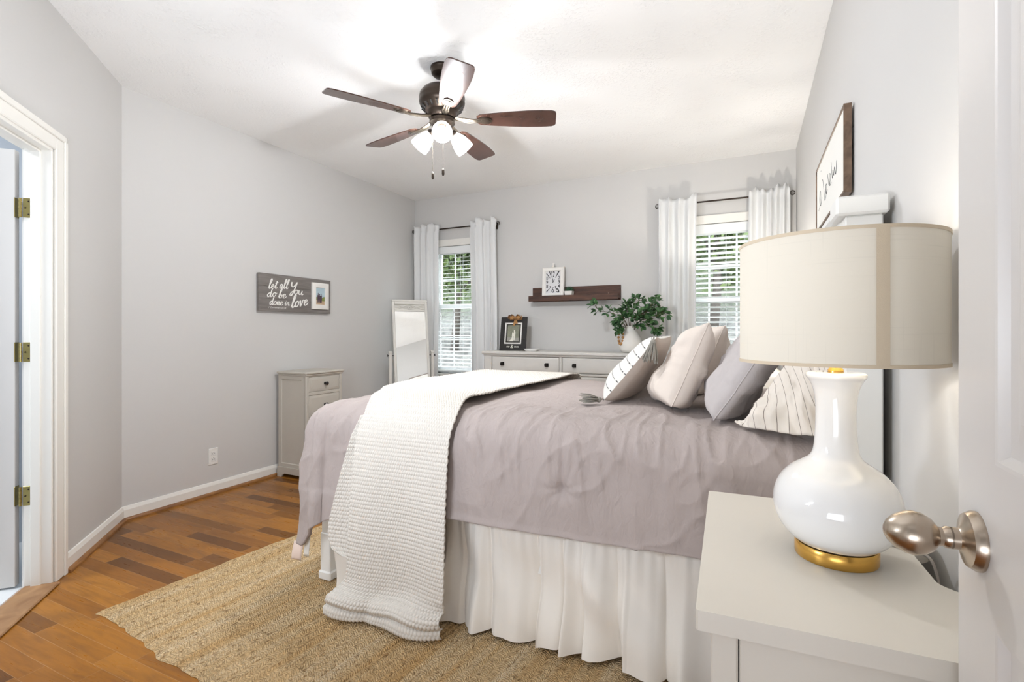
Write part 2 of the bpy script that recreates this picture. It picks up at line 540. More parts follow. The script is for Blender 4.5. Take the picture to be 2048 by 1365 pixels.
class MB:
    """collects shapes that belong to ONE part"""

    def __init__(s):
        s.V, s.F = [], []

    def add(s, vs, fs):
        n = len(s.V)
        s.V += [tuple(map(float, v)) for v in vs]
        s.F += [tuple(int(i) + n for i in f) for f in fs]
        return s

    def box(s, x0, x1, y0, y1, z0, z1, b=0.0):
        lo = (min(x0, x1), min(y0, y1), min(z0, z1))
        hi = (max(x0, x1), max(y0, y1), max(z0, z1))
        b = min(b, 0.45 * min(hi[i] - lo[i] for i in range(3)))
        if b <= 0:
            v = [(x, y, z) for x in (lo[0], hi[0]) for y in (lo[1], hi[1]) for z in (lo[2], hi[2])]
            f = [(0, 1, 3, 2), (4, 6, 7, 5), (0, 4, 5, 1), (2, 3, 7, 6), (0, 2, 6, 4), (1, 5, 7, 3)]
            return s.add(v, f)
        v, idx = [], {}
        for cx in (0, 1):
            for cy in (0, 1):
                for cz in (0, 1):
                    cc = (cx, cy, cz)
                    for ax in range(3):
                        p = [hi[i] if cc[i] else lo[i] for i in range(3)]
                        for i in range(3):
                            if i != ax:
                                p[i] += -b if cc[i] else b
                        idx[(cc, ax)] = len(v)
                        v.append(p)
        f = []
        for ax in range(3):
            o1, o2 = (ax + 1) % 3, (ax + 2) % 3
            for sd in (0, 1):
                q = []
                for a, c in ((0, 0), (1, 0), (1, 1), (0, 1)):
                    cc = [0, 0, 0]
                    cc[ax], cc[o1], cc[o2] = sd, a, c
                    q.append(idx[(tuple(cc), ax)])
                f.append(q if sd else q[::-1])
            for a in (0, 1):
                for c in (0, 1):
                    q = []
                    for sd in (0, 1):
                        cc = [0, 0, 0]
                        cc[ax], cc[o1], cc[o2] = sd, a, c
                        q.append((idx[(tuple(cc), o1)], idx[(tuple(cc), o2)]))
                    f.append((q[0][0], q[1][0], q[1][1], q[0][1]))
        for cx in (0, 1):
            for cy in (0, 1):
                for cz in (0, 1):
                    f.append([idx[((cx, cy, cz), ax)] for ax in range(3)])
        return s.add(v, f)

    def lathe(s, prof, c=(0, 0, 0), n=32, M=None, a0=0, a1=2 * PI):
        full = abs(a1 - a0 - 2 * PI) < 1e-6
        k = n if full else n + 1
        vs = []
        for i in range(k):
            a = a0 + (a1 - a0) * i / n
            for r, z in prof:
                vs.append((r * math.cos(a), r * math.sin(a), z))
        if M is not None:
            vs = [tuple(M @ Vector(v)) for v in vs]
        vs = [(v[0] + c[0], v[1] + c[1], v[2] + c[2]) for v in vs]
        return s.add(vs, gridfaces(k, len(prof), cu=full))

    def tube(s, pts, r, n=8, cap=True):
        pts = [Vector(p) for p in pts]
        rs = r if hasattr(r, '__len__') else [r] * len(pts)
        vs, up = [], Vector((0.13, 0.31, 0.94))
        for i, p in enumerate(pts):
            d = (pts[min(i + 1, len(pts) - 1)] - pts[max(i - 1, 0)])
            d = d.normalized() if d.length > 1e-9 else Vector((0, 0, 1))
            a = d.cross(up)
            if a.length < 1e-3:
                a = d.cross(Vector((1, 0, 0)))
            a.normalize()
            b = d.cross(a)
            for k in range(n):
                t = 2 * PI * k / n
                vs.append(p + rs[i] * (math.cos(t) * a + math.sin(t) * b))
        fs = [tuple(f) for f in gridfaces(len(pts), n, cv=True)]
        if cap:
            fs.append(tuple(range(n))[::-1])
            fs.append(tuple(range((len(pts) - 1) * n, len(pts) * n)))
        return s.add(vs, fs)

    def sphere(s, c, r, n=16, sc=(1, 1, 1)):
        prof = [(max(1e-5, r * math.sin(PI * i / n)), -r * math.cos(PI * i / n)) for i in range(n + 1)]
        M = Matrix.Diagonal((sc[0], sc[1], sc[2]))
        return s.lathe(prof, c, n * 2, M)

    def prism(s, poly, fn, a, b):
        """poly: list of (u,v); fn(u,v,d)->xyz; extruded from d=a to d=b"""
        n = len(poly)
        vs = [fn(u, v, a) for u, v in poly] + [fn(u, v, b) for u, v in poly]
        fs = [tuple(range(n))[::-1], tuple(range(n, 2 * n))]
        fs += [(i, (i + 1) % n, n + (i + 1) % n, n + i) for i in range(n)]
        return s.add(vs, fs)

    def rings(s, fn, u0, u1, v0, v1, rings, cap=True):
        """concentric rectangles: rings = [(inset, depth)]; fn(u,v,d)->xyz"""
        vs = []
        for ins, d in rings:
            vs += [fn(u0 + ins, v0 + ins, d), fn(u1 - ins, v0 + ins, d), fn(u1 - ins, v1 - ins, d), fn(u0 + ins, v1 - ins, d)]
        fs = []
        for k in range(len(rings) - 1):
            for i in range(4):
                j = (i + 1) % 4
                fs.append((4 * k + i, 4 * k + j, 4 * k + 4 + j, 4 * k + 4 + i))
        if cap:
            fs.append(tuple(4 * (len(rings) - 1) + i for i in range(4)))
        return s.add(vs, fs)

    def xf(s, M):
        s.V = [tuple(M @ Vector(v)) for v in s.V]
        return s

    def make(s, name, mat, parent=None, smooth=35, **kw):
        return emesh(name, s.V, s.F, mat, parent, smooth, fix=kw.pop('fix', True), **kw)


def struct(o, label=None):
    o['kind'] = 'structure'
    if label:
        o['label'] = label
    return o


def vnoise(P, seed=0):
    P = np.asarray(P, float)
    i = np.floor(P).astype(np.int64)
    f = P - i
    u = f * f * (3 - 2 * f)
    out = np.zeros(len(P))
    for dx in (0, 1):
        for dy in (0, 1):
            for dz in (0, 1):
                h = (i[:, 0] + dx) * 374761393 + (i[:, 1] + dy) * 668265263 + (i[:, 2] + dz) * 2147483647 + seed * 1274126177
                h = (h ^ (h >> 13)) * 1274126177
                h = (h ^ (h >> 16)) & 0xFFFFFF
                w = (u[:, 0] if dx else 1 - u[:, 0]) * (u[:, 1] if dy else 1 - u[:, 1]) * (u[:, 2] if dz else 1 - u[:, 2])
                out += w * (h / 0x7FFFFF - 1.0)
    return out


def fbm(P, seed=0, oct=3):
    P = np.asarray(P, float)
    return sum(vnoise(P * 2 ** k, seed + k) * 0.5 ** k for k in range(oct))


def gridnormals(P):
    du = np.gradient(P, axis=0)
    dv = np.gradient(P, axis=1)
    n = np.cross(du, dv)
    return n / (np.linalg.norm(n, axis=2, keepdims=True) + 1e-12)


def catmull(pts, m=8, closed=False):
    pts = [np.array(p, float) for p in pts]
    out = []
    n = len(pts)
    rng = range(n) if closed else range(n - 1)
    for i in rng:
        if closed:
            p0, p1, p2, p3 = pts[(i - 1) % n], pts[i], pts[(i + 1) % n], pts[(i + 2) % n]
        else:
            p1, p2 = pts[i], pts[i + 1]
            p0 = pts[i - 1] if i else 2 * p1 - p2
            p3 = pts[i + 2] if i + 2 < n else 2 * p2 - p1
        for k in range(m):
            t = k / m
            out.append(0.5 * (2 * p1 + (p2 - p0) * t + (2 * p0 - 5 * p1 + 4 * p2 - p3) * t * t + (3 * p1 - p0 - 3 * p2 + p3) * t ** 3))
    if not closed:
        out.append(pts[-1])
    return out


def copy_tree(o, parent=None):
    c = o.copy()
    S.collection.objects.link(c)
    ORG[c.name] = ORG[o.name]
    if parent is not None:
        c.parent = parent
    for ch in [x for x in S.objects if x.parent == o]:
        copy_tree(ch, c)
    return c


def text_mesh(body, size, shear=0.0, align='CENTER', offset=0.0):
    """flat lettering as arrays (verts Nx2 and faces)"""
    cu = bpy.data.curves.new('txt', 'FONT')
    cu.body = body
    cu.size = size
    cu.shear = shear
    cu.align_x = align
    cu.offset = offset
    cu.resolution_u = 3
    o = bpy.data.objects.new('txt', cu)
    S.collection.objects.link(o)
    dg = bpy.context.evaluated_depsgraph_get()
    dg.update()
    me = o.evaluated_get(dg).to_mesh()
    V = np.array([v.co[:] for v in me.vertices])
    F = [tuple(p.vertices) for p in me.polygons]
    o.evaluated_get(dg).to_mesh_clear()
    bpy.data.objects.remove(o)
    bpy.data.curves.remove(cu)
    return V[:, :2], F


# ================================================================== THE ROOM
XL, XR, YB, YF, H = -3.57, 0.351, 4.863, -0.03, 2.74
TW = 0.13
# floor: outline follows the walls
m = MB().prism([(XL - 0.15, YB + 0.15), (XR + 0.3, YB + 0.15), (XR + 0.3, -1.7), (-1.2, -1.7), (-1.2, YF - 0.1), (-1.74, YF - 0.1), (XL - 0.06, 1.805 - 0.09)],
               lambda u, v, d: (u, v, d), -0.08, 0.0)
struct(m.make('floor', FLOOR, smooth=None), 'brown oak strip floor running under the bed and rug')
m = MB().prism([(XL - 0.3, YB + 0.15), (XR + 0.4, YB + 0.15), (XR + 0.4, -1.8), (-4.6, -1.8), (-4.6, 1.5), (XL - 0.3, 2.0)],
               lambda u, v, d: (u, v, d), H, H + 0.1)
struct(m.make('ceiling', CEIL, smooth=None), 'white ceiling with knockdown texture')
struct(MB().box(XL - TW, XL, 1.76, YB + 0.15, 0, H).make('wall_left', WALL, smooth=None), 'long pale grey wall with plaque and outlet')
struct(MB().box(XR, XR + TW, YF - 0.12, YB + 0.15, 0, H).make('wall_right', WALL, smooth=None), 'pale grey wall behind the headboard')
WX = (-2.98, -0.226)          # window centres
WH, WZ0, WZ1 = 0.36, 0.72, 2.17
m = MB()
xs = [XL - TW, WX[0] - WH, WX[0] + WH, WX[1] - WH, WX[1] + WH, XR + TW]
for i in range(5):
    if i in (1, 3):
        m.box(xs[i], xs[i + 1], YB, YB + 0.15, 0, WZ0)
        m.box(xs[i], xs[i + 1], YB, YB + 0.15, WZ1, H)
    else:
        m.box(xs[i], xs[i + 1], YB, YB + 0.15, 0, H)
struct(m.make('wall_back', WALL, smooth=None), 'pale grey wall with the two windows')
# diagonal wall with the bathroom doorway; s runs along it, k into the bathroom
q = math.sqrt(0.5)


def dg(s_, k, z):
    return (XL + q * s_ - q * k, 1.805 - q * s_ - q * k, z)


def dgbox(mb, s0, s1, k0, k1, z0, z1, b=0.0):
    t = MB().box(s0, s1, k0, k1, z0, z1, b)
    mb.add([dg(*v) for v in t.V], t.F)


DS0, DS1, DH = 0.835, 1.56, 2.045
m = MB()
dgbox(m, 0, DS0, 0, 0.112, 0, H)
dgbox(m, DS0, DS1, 0, 0.112, DH + 0.012, H)
dgbox(m, DS1, 2.60, 0, 0.112, 0, H)
struct(m.make('wall_diagonal', WALL, smooth=None), 'short angled wall with the bathroom doorway')
# front wall with the bedroom doorway the camera stands in
m = MB()
m.box(-1.74, -0.56, YF - 0.12, YF, 0, H)
m.box(-0.56, 0.29, YF - 0.12, YF, 2.07, H)
m.box(0.29, XR, YF - 0.12, YF, 0, H)
struct(m.make('wall_front', WALL, smooth=None), 'wall around the bedroom doorway')
m = MB()
m.box(-1.3, -1.2, -1.8, YF - 0.12, 0, H)
m.box(XR + 0.2, XR + 0.3, -1.8, YF - 0.12, 0, H)
m.box(-1.3, XR + 0.3, -1.8, -1.7, 0, H)
struct(m.make('wall_hall', WALL, smooth=None), 'hall walls behind the bedroom doorway')
# bathroom shell
m = MB()
dgbox(m, 0.2, 2.4, 0.112, 1.9, -0.06, 0.004)
struct(m.make('floor_bathroom', TILE, smooth=None), 'white tile floor beyond the doorway')
m = MB()
dgbox(m, 0.1, 0.2, 0.112, 1.9, 0, H)
dgbox(m, 2.4, 2.5, 0.112, 1.9, 0, H)
dgbox(m, 0.1, 2.5, 1.9, 2.0, 0, H)
struct(m.make('wall_bathroom', BATHW, smooth=None), 'blue grey bathroom wall seen through the door gap')

# skirting with a bevelled top and an oak shoe moulding, one object each per wall


def run(name, a, b, mat, prof, label):
    a, b = Vector((a[0], a[1], 0)), Vector((b[0], b[1], 0))
    d = (b - a).normalized()
    n = Vector((-d.y, d.x, 0))
    mb = MB().prism(prof, lambda u, v, t: tuple(a + d * ((b - a).length * t) + n * u + Vector((0, 0, v))), 0, 1)
    struct(mb.make(name, mat, smooth=None), label)


BB = [(0.0, 0.0), (0.014, 0.0), (0.014, 0.068), (0.007, 0.088), (0.0, 0.090)]
SH = [(0.014, 0.0), (0.033, 0.0), (0.031, 0.010), (0.025, 0.018), (0.014, 0.021)]
cA, cB, cC, cD = (XL, YB), (XL, 1.805), dg(0.728, 0, 0)[:2], (XR, YB)
for nm, a, b, lb in (('left', cB, cA, 'long grey wall'), ('diagonal', cC, cB, 'angled wall'), ('back', cA, cD, 'window wall'), ('right', cD, (XR, 0.9), 'headboard wall')):
    a_, b_ = b, a
    run('baseboard_' + nm, a_, b_, TRIM, [(u, v) for u, v in BB], 'white baseboard along the ' + lb)
for k, (a, b, lb) in enumerate(((cB, cA, 'long grey wall'), (cC, cB, 'angled wall'))):
    run('trim_%d' % (k + 1), b, a, SHOE, SH, 'oak shoe moulding at the foot of the ' + lb)

# bathroom door casing, jambs, threshold
m = MB()
for s0, s1 in ((DS0 - 0.105, DS0 - 0.012), (DS1 + 0.012, DS1 + 0.105)):
    dgbox(m, s0, s1, -0.014, 0.0, 0, DH + 0.10, 0.004)
    sa, sb = (s0, s0 + 0.03) if s0 < 1 else (s1 - 0.03, s1)
    dgbox(m, sa, sb, -0.021, -0.013, 0, DH + 0.10, 0.004)
dgbox(m, DS0 - 0.012, DS1 + 0.012, -0.014, 0.0, DH + 0.012, DH + 0.10, 0.004)
dgbox(m, DS0 - 0.105, DS1 + 0.105, -0.021, -0.013, DH + 0.07, DH + 0.10, 0.004)
struct(m.make('trim_3', TRIM), 'white door casing around the bathroom doorway')
m = MB()
dgbox(m, DS0 - 0.004, DS0 + 0.014, -0.004, 0.101, 0, DH, 0.002)
dgbox(m, DS1 - 0.014, DS1 + 0.004, -0.004, 0.116, 0, DH, 0.002)
dgbox(m, DS0, DS1, -0.004, 0.116, DH - 0.002, DH + 0.014, 0.002)
dgbox(m, DS0 + 0.012, DS0 + 0.024, 0.035, 0.072, 0, DH, 0.002)
dgbox(m, DS1 - 0.024, DS1 - 0.012, 0.035, 0.072, 0, DH, 0.002)
dgbox(m, DS0 + 0.01, DS1 - 0.01, 0.035, 0.072, DH - 0.014, DH, 0.002)
struct(m.make('trim_4', TRIM), 'white door jamb with stop of the bathroom doorway')
m = MB()
dgbox(m, DS0 + 0.005, DS1 - 0.005, -0.035, 0.10, 0.0, 0.012, 0.005)
struct(m.make('trim_5', THRESH), 'oak threshold strip between bedroom and bathroom')

# door 1: bathroom door, open into the bathroom
d1 = struct(thing('door_1', None, None, dg(DS0, 0.13, 0)), 'white bathroom door standing open on brass hinges')
m = MB()
dgbox(m, DS0 - 0.028, DS0 + 0.007, 0.134, 0.83, 0.012, DH - 0.01, 0.002)
m.make('leaf', DOORW, d1)
for z in (1.767, 1.098, 0.431):
    m = MB()
    dgbox(m, DS0 + 0.0135, DS0 + 0.0165, 0.068, 0.101, z - 0.045, z + 0.045, 0.0008)
    dgbox(m, DS0 - 0.02, DS0 + 0.0145, 0.1305, 0.1338, z - 0.045, z + 0.045, 0.0008)
    c = dg(DS0 + 0.017, 0.110, 0)
    for j in range(5):
        m.lathe([(0.0001, 0), (0.006, 0), (0.006, 0.0165), (0.0001, 0.0165)], (c[0], c[1], z - 0.045 + j * 0.018), 12)
    hg = m.make('hinge', BRASS, d1)
    m = MB()
    for a, b in ((0.080, -0.03), (0.092, 0.0), (0.080, 0.03)):
        p = dg(DS0 + 0.0165, a, z + b)
        m.sphere(p, 0.004, 6)
    m.make('screw', BRONZE, hg)

# door 2: the bedroom door the camera looks along, face towards -X
d2 = struct(thing('door_2', None, None, (0.26, 0.06, 0)), 'white panelled bedroom door swung open at the right edge')
DX0, DX1, DY0, DY1 = 0.24, 0.275, 0.06, 0.822
m = MB()
vs = [(DY0, DY0 + 0.105), (DY0 + 0.331, DY0 + 0.431), (DY1 - 0.105, DY1)]
hz = [(0.012, 0.24), (0.866, 1.046), (1.68, 1.79), (1.93, 2.04)]
for a, b in vs:
    m.box(DX0, DX1, a, b, 0.012, 2.04)
for (a, b) in hz:
    for (y0, y1) in ((vs[0][1], vs[1][0]), (vs[1][1], vs[2][0])):
        m.box(DX0, DX1, y0, y1, a, b)
for i in range(3):
    for (y0, y1) in ((vs[0][1], vs[1][0]), (vs[1][1], vs[2][0])):
        z0, z1 = hz[i][1], hz[i + 1][0]
        for x, sg in ((DX0, 1), (DX1, -1)):
            m.rings(lambda u, v, d: (x + sg * d, u, v), y0, y1, z0, z1,
                    [(0, 0), (0.004, 0.001), (0.012, 0.009), (0.024, 0.010), (0.05, 0.003), (0.052, 0.002)])
m.make('leaf', DOORW, d2, smooth=20)
ky, kz = 0.762, 0.946
Mk = Matrix.Rotation(R(-90), 3, 'Y')
rose = MB().lathe([(0.0001, 0), (0.034, 0), (0.034, 0.004), (0.030, 0.011), (0.016, 0.015), (0.0125, 0.018), (0.0125, 0.026), (0.0001, 0.026)], (DX0, ky, kz), 40, Mk).make('rose', NICKEL, d2)
MB().lathe([(0.0001, 0.024), (0.0125, 0.024), (0.0125, 0.030), (0.0105, 0.033), (0.0115, 0.037), (0.019, 0.043), (0.0245, 0.052), (0.0262, 0.061),
            (0.0245, 0.070), (0.019, 0.080), (0.012, 0.087), (0.005, 0.0905), (0.0001, 0.091)], (DX0, ky, kz), 40, Mk).make('knob', NICKEL, d2)

# ================================================================== WINDOWS
for wi, wx in enumerate(WX):
    w = struct(thing('window_%d' % (wi + 1), None, None, (wx, YB + 0.08, WZ0)),
               ('white double hung window beside the standing mirror', 'white double hung window behind the bed pillows')[wi])
    x0, x1 = wx - WH, wx + WH
    m = MB()
    y0, y1 = YB + 0.075, YB + 0.145
    m.box(x0, x0 + 0.03, y0, y1, WZ0, WZ1)
    m.box(x1 - 0.03, x1, y0, y1, WZ0, WZ1)
    m.box(x0 + 0.0302, x1 - 0.0302, y0, y1, WZ1 - 0.03, WZ1)
    m.box(x0 + 0.0302, x1 - 0.0302, y0, y1, WZ0, WZ0 + 0.03)
    m.make('frame', VINYL, w)
    for nm, za, zb, yy in (('upper_sash', 1.465, WZ1 - 0.03, YB + 0.122), ('lower_sash', WZ0 + 0.03, 1.505, YB + 0.090)):
        m = MB()
        a, b = x0 + 0.03, x1 - 0.03
        m.box(a, a + 0.035, yy, yy + 0.025, za, zb)
        m.box(b - 0.035, b, yy, yy + 0.025, za, zb)
        m.box(a + 0.0352, b - 0.0352, yy, yy + 0.025, za, za + 0.04)
        m.box(a + 0.0352, b - 0.0352, yy, yy + 0.025, zb - 0.04, zb)
        for t in (-0.1165, 0.1165):
            m.box(wx + t - 0.008, wx + t + 0.008, yy + 0.008, yy + 0.018, za, zb)
        m.box(a + 0.01, b - 0.01, yy + 0.0095, yy + 0.0165, (za + zb) / 2 - 0.008, (za + zb) / 2 + 0.008)
        sh = m.make(nm, VINYL, w)
        V = [(a + .03, yy + .013, za + .035), (b - .03, yy + .013, za + .035), (b - .03, yy + .013, zb - .035), (a + .03, yy + .013, zb - .035)]
        emesh('pane', V, [(0, 1, 2, 3)], GLASS, sh, None)
    m = MB()
    m.box(x0 - 0.055, x0, YB - 0.016, YB, WZ0, WZ1 + 0.075, 0.003)
    m.box(x1, x1 + 0.055, YB - 0.016, YB, WZ0, WZ1 + 0.075, 0.003)
    m.box(x0 - 0.055, x1 + 0.055, YB - 0.018, YB, WZ1, WZ1 + 0.075, 0.003)
    m.make('casing', TRIM, w)
    MB().box(x0 - 0.07, x1 + 0.07, YB - 0.035, YB + 0.075, WZ0 - 0.018, WZ0, 0.004).make('sill', TRIM, w)
    MB().box(x0 - 0.055, x1 + 0.055, YB - 0.014, YB, WZ0 - 0.075, WZ0 - 0.018, 0.003).make('apron', TRIM, w)
    # venetian blind
    b = thing('venetian_blind', ('white slatted blind lowered in the window beside the standing mirror', 'white slatted blind lowered in the window above the bed pillows')[wi],
              'blind', (wx, YB + 0.035, WZ0 + 0.02), 'blinds in the two windows')
    bx0, bx1, by = x0 + 0.012, x1 - 0.012, YB + 0.036
    MB().box(bx0, bx1, by - 0.026, by + 0.026, WZ1 - 0.055, WZ1 - 0.006, 0.003).make('headrail', SLAT, b)
    MB().box(bx0 - 0.005, bx1 + 0.005, by - 0.036, by - 0.029, WZ1 - 0.085, WZ1 - 0.004, 0.003).make('valance', SLAT, b)
    m = MB()
    tilt = R((10, -14)[wi])
    ct, st = math.cos(tilt) * 0.025, math.sin(tilt) * 0.025
    ns = 30
    for k in range(ns):
        z = WZ0 + 0.075 + (WZ1 - 0.085 - WZ0 - 0.075) * k / (ns - 1)
        n0 = len(m.V)
        for x in (bx0, bx1):
            m.V += [(x, by - ct, z - st), (x, by, z + 0.003), (x, by + ct, z + st), (x, by + ct, z + st - 0.0025), (x, by, z + 0.0005), (x, by - ct, z - st - 0.0025)]
        m.F += [tuple(n0 + i for i in range(6)), tuple(n0 + 6 + i for i in range(6))[::-1]]
        m.F += [(n0 + i, n0 + (i + 1) % 6, n0 + 6 + (i + 1) % 6, n0 + 6 + i) for i in range(6)]
    m.make('slats', SLAT, b)
    MB().box(bx0, bx1, by - 0.022, by + 0.022, WZ0 + 0.022, WZ0 + 0.042, 0.004).make('bottom_rail', SLAT, b)
    m = MB()
    for t in (-0.24, 0.03, 0.27):
        for dy in (-0.027, 0.027):
            m.tube([(wx + t, by + dy, WZ0 + 0.03), (wx + t, by + dy, WZ1 - 0.05)], 0.0012, 5)
    m.make('ladder_cord', SLAT, b)

# ================================================================== CURTAINS
RODY, RODZ = 4.785, 2.355


def knob_cage(mb, c, r=0.021):
    for k in range(4):
        a = PI * k / 4
        mb.tube([(c[0] + r * math.sin(t) * 0.9, c[1] + r * math.cos(t) * math.cos(a), c[2] + r * math.cos(t) * math.sin(a)) for t in np.linspace(0, 2 * PI, 17)], 0.0018, 5)


for wi, (xa, xb) in enumerate(((-3.535, -2.424), (-0.784, 0.328))):
    r = thing('curtain_rod', ('dark curtain rod over the window beside the standing mirror', 'dark curtain rod over the window by the headboard')[wi], 'curtain rod',
              ((xa + xb) / 2, RODY, RODZ), 'curtain rods over the windows')
    MB().tube([(xa + 0.02, RODY, RODZ), (xb - 0.02, RODY, RODZ)], 0.0075, 12).make('rod', BRONZE, r)
    for xx in (xa, xb):
        m = MB()
        knob_cage(m, (xx + (0.008 if xx == xa else -0.008), RODY, RODZ))
        m.make('finial', BRONZE, r)
    for xx in (xa + 0.06, xb - 0.06):
        m = MB()
        m.tube([(xx, RODY, RODZ - 0.009), (xx, YB - 0.004, RODZ - 0.009)], 0.005, 8)
        m.box(xx - 0.012, xx + 0.012, YB - 0.005, YB, RODZ - 0.045, RODZ + 0.025, 0.002)
        m.make('bracket', BRONZE, r)


def curtain(label, x0, x1, xb0, xb1, zb, folds, seed, amp=0.03):
    rs = np.random.RandomState(seed)
    nu, nv = 140, 70
    u = np.linspace(0, 1, nu)[:, None]
    t = np.linspace(0, 1, nv)[None, :]
    ztop = RODZ + 0.055
    zz = ztop + (zb - ztop) * t
    pts = np.cumsum(np.concatenate([[0], rs.uniform(0.5, 1.5, 2 * folds)]))
    pts = pts / pts[-1]
    ph = np.interp(u[:, 0], pts, np.arange(len(pts))) * PI
    amps = np.interp(u[:, 0], np.linspace(0, 1, 9), rs.uniform(0.55, 1.25, 9))
    wav = (np.sin(ph) * amps)[:, None]
    sec = np.sin(ph * 2.3 + 1.3)[:, None]
    a = amp * (0.75 + 0.25 * t) * np.where(t < 0.03, 0.75, 1.0)
    pinch = np.exp(-((zz - RODZ) / 0.02) ** 2)
    Y = RODY - 0.014 - a * (wav * (1 - 0.55 * pinch) + 1.0 - 0.5 * pinch) + 0.006 * sec * t + 0.03 * np.clip((t - 0.06) * 3, 0, 1)
    Y = np.minimum(Y, YB - 0.045)
    head = np.clip((zz - RODZ - 0.008) / 0.05, 0, 1)
    X0, X1 = x0 + (xb0 - x0) * t, x1 + (xb1 - x1) * t
    X = X0 + (X1 - X0) * (u + 0.015 * np.sin(ph * 1.7)[:, None] * t)
    Z = zz + 0.028 * head * (np.interp(u[:, 0], np.linspace(0, 1, 12), rs.uniform(-1, 1.2, 12)))[:, None] + 0 * u
    Y = Y - 0.012 * head * np.sin(ph * 0.9 + 0.5)[:, None]
    P = np.stack([X, Y, Z + 0 * X], 2)
    P += gridnormals(P) * (0.004 * fbm((P * [14, 14, 2.2]).reshape(-1, 3), seed, 2)).reshape(nu, nv, 1)
    o = emesh('curtain', P.reshape(-1, 3), gridfaces(nu, nv), CURT, None, 180, solid=0.002)
    return meta(o, label, 'curtain', 'white curtain panels')


curtain('white curtain panel in the corner behind the standing mirror', -3.505, -3.165, -3.54, -3.20, 0.03, 4, 3, 0.028)
curtain('white curtain panel between the left window and the black photo frame', -2.76, -2.44, -2.735, -2.436, 0.03, 4, 11, 0.03)
curtain('white curtain panel behind the leafy plant in the vase', -0.765, -0.428, -0.765, -0.455, 0.03, 4, 5, 0.03)
curtain('white curtain panel beside the headboard wall, partly behind the lampshade', -0.012, 0.300, -0.02, 0.29, 0.03, 5, 8, 0.03)

# ================================================================== RUG
RA = R(-6.0)
RC = np.array([-2.49, 1.17])
rux, ruy = np.array([math.cos(RA), math.sin(RA)]), np.array([-math.sin(RA), math.cos(RA)])
RUGW, RUGL, RUGT = 2.28, 2.52, 0.012
nu, nv = 104 * 5 + 1, 130
U, V = np.meshgrid(np.linspace(0, RUGW, nu), np.linspace(0, RUGL, nv), indexing='ij')
P3 = np.stack([U.ravel() * 14, V.ravel() * 14, 0 * U.ravel()], 1)
hgt = RUGT - 0.008 + 0.008 * np.abs(np.sin(PI * U / 0.022)) ** 0.6 + 0.0012 * vnoise(P3, 2).reshape(U.shape)
edge = 0.008 * fbm(np.stack([U.ravel() * 9, V.ravel() * 9, 0 * U.ravel() + 5], 1), 9, 3).reshape(U.shape)
Ue = U + edge * (np.abs(U / RUGW - 0.5) * 2) ** 8
Ve = V + 1.6 * edge * (np.abs(V / RUGL - 0.5) * 2) ** 8
lowered = np.minimum(np.minimum(U, RUGW - U), np.minimum(V, RUGL - V)) < 1e-6
hgt = np.where(lowered, 0.001, hgt)
Pr = np.stack([RC[0] + Ue * rux[0] + Ve * ruy[0], RC[1] + Ue * rux[1] + Ve * ruy[1], hgt], 2)
meta(emesh('rug', Pr.reshape(-1, 3), gridfaces(nu, nv), JUTE, None, 180, uv=np.stack([U.ravel(), V.ravel()], 1)),
     'braided natural jute rug lying under the bed on the oak floor', 'rug')

# ================================================================== BED
BX0, BX1, BY0, BY1, BTOP = -1.865, 0.325, 1.70, 3.34, 0.872
G0 = RUGT + 0.0006
bed = thing('bed', 'white painted wooden bed frame with capped headboard posts and low footboard', 'bed', ((BX0 + BX1) / 2, (BY0 + BY1) / 2, 0))


def post(mb, x, y, w, h, base):
    mb.box(x - w / 2, x + w / 2, y - w / 2, y + w / 2, 0.0 + base, h, 0.004)


FX = -1.825
hb = MB()
hb.box(0.245, 0.32, 1.76, 3.24, 1.40, 1.53, 0.003)
hb.box(0.245, 0.32, 1.76, 3.24, 0.40, 0.62, 0.003)
hb.box(0.275, 0.305, 1.76, 3.24, 0.60, 1.42)
for k in range(3):
    ya = 1.76 + 0.08 + k * (1.48 - 0.08) / 3
    hb.rings(lambda u, v, d: (0.262 - d, u, v), ya, ya + (1.40 / 3 - 0.08), 0.66, 1.36, [(-0.0399, 0), (0, 0), (0.012, -0.012), (0.03, -0.012)])
hb.make('headboard', BEDW, bed)
for yy in (1.70, 3.30):
    m = MB()
    m.box(0.238, 0.326, yy - 0.044, yy + 0.044, 0.0, 1.512, 0.004)
    m.make('headboard_post', BEDW, bed)
    m = MB()
    m.box(0.215, 0.338, yy - 0.060, yy + 0.060, 1.512, 1.565, 0.006)
    m.make('post_cap', BEDW, bed)
MB().box(0.222, 0.342, 1.764, 3.236, 1.525, 1.56, 0.010).make('headboard_cap', BEDW, bed)
m = MB()
m.box(FX - 0.02, FX + 0.02, 1.82, 3.26, 0.24, 0.62, 0.003)
m.make('footboard', BEDW, bed)
for yy in (1.808, 3.272):
    m = MB()
    m.box(FX - 0.027, FX + 0.027, yy - 0.027, yy + 0.027, G0, 0.606, 0.004)
    m.box(FX - 0.038, FX + 0.038, yy - 0.038, yy + 0.038, G0, 0.055, 0.006)
    m.box(FX - 0.031, FX + 0.031, yy - 0.031, yy + 0.031, G0, 0.235, 0.004)
    m.make('footboard_post', BEDW, bed)
m = MB()
m.box(FX - 0.055, FX + 0.036, 1.775, 3.305, 0.600, 0.622, 0.004)
m.box(FX - 0.080, FX + 0.040, 1.762, 3.318, 0.622, 0.668, 0.010)
m.make('footboard_cap', BEDW, bed)
for yy in (1.80, 3.25):
    MB().box(FX + 0.03, 0.25, yy - 0.012, yy + 0.012, 0.26, 0.40, 0.002).make('side_rail', BEDW, bed)
MB().box(-1.72, 0.235, 1.83, 3.22, 0.30, 0.56, 0.04).make('box_spring', SKIRT, bed)
MB().box(-1.72, 0.235, 1.83, 3.22, 0.56, 0.82, 0.05).make('mattress', SKIRT, bed)

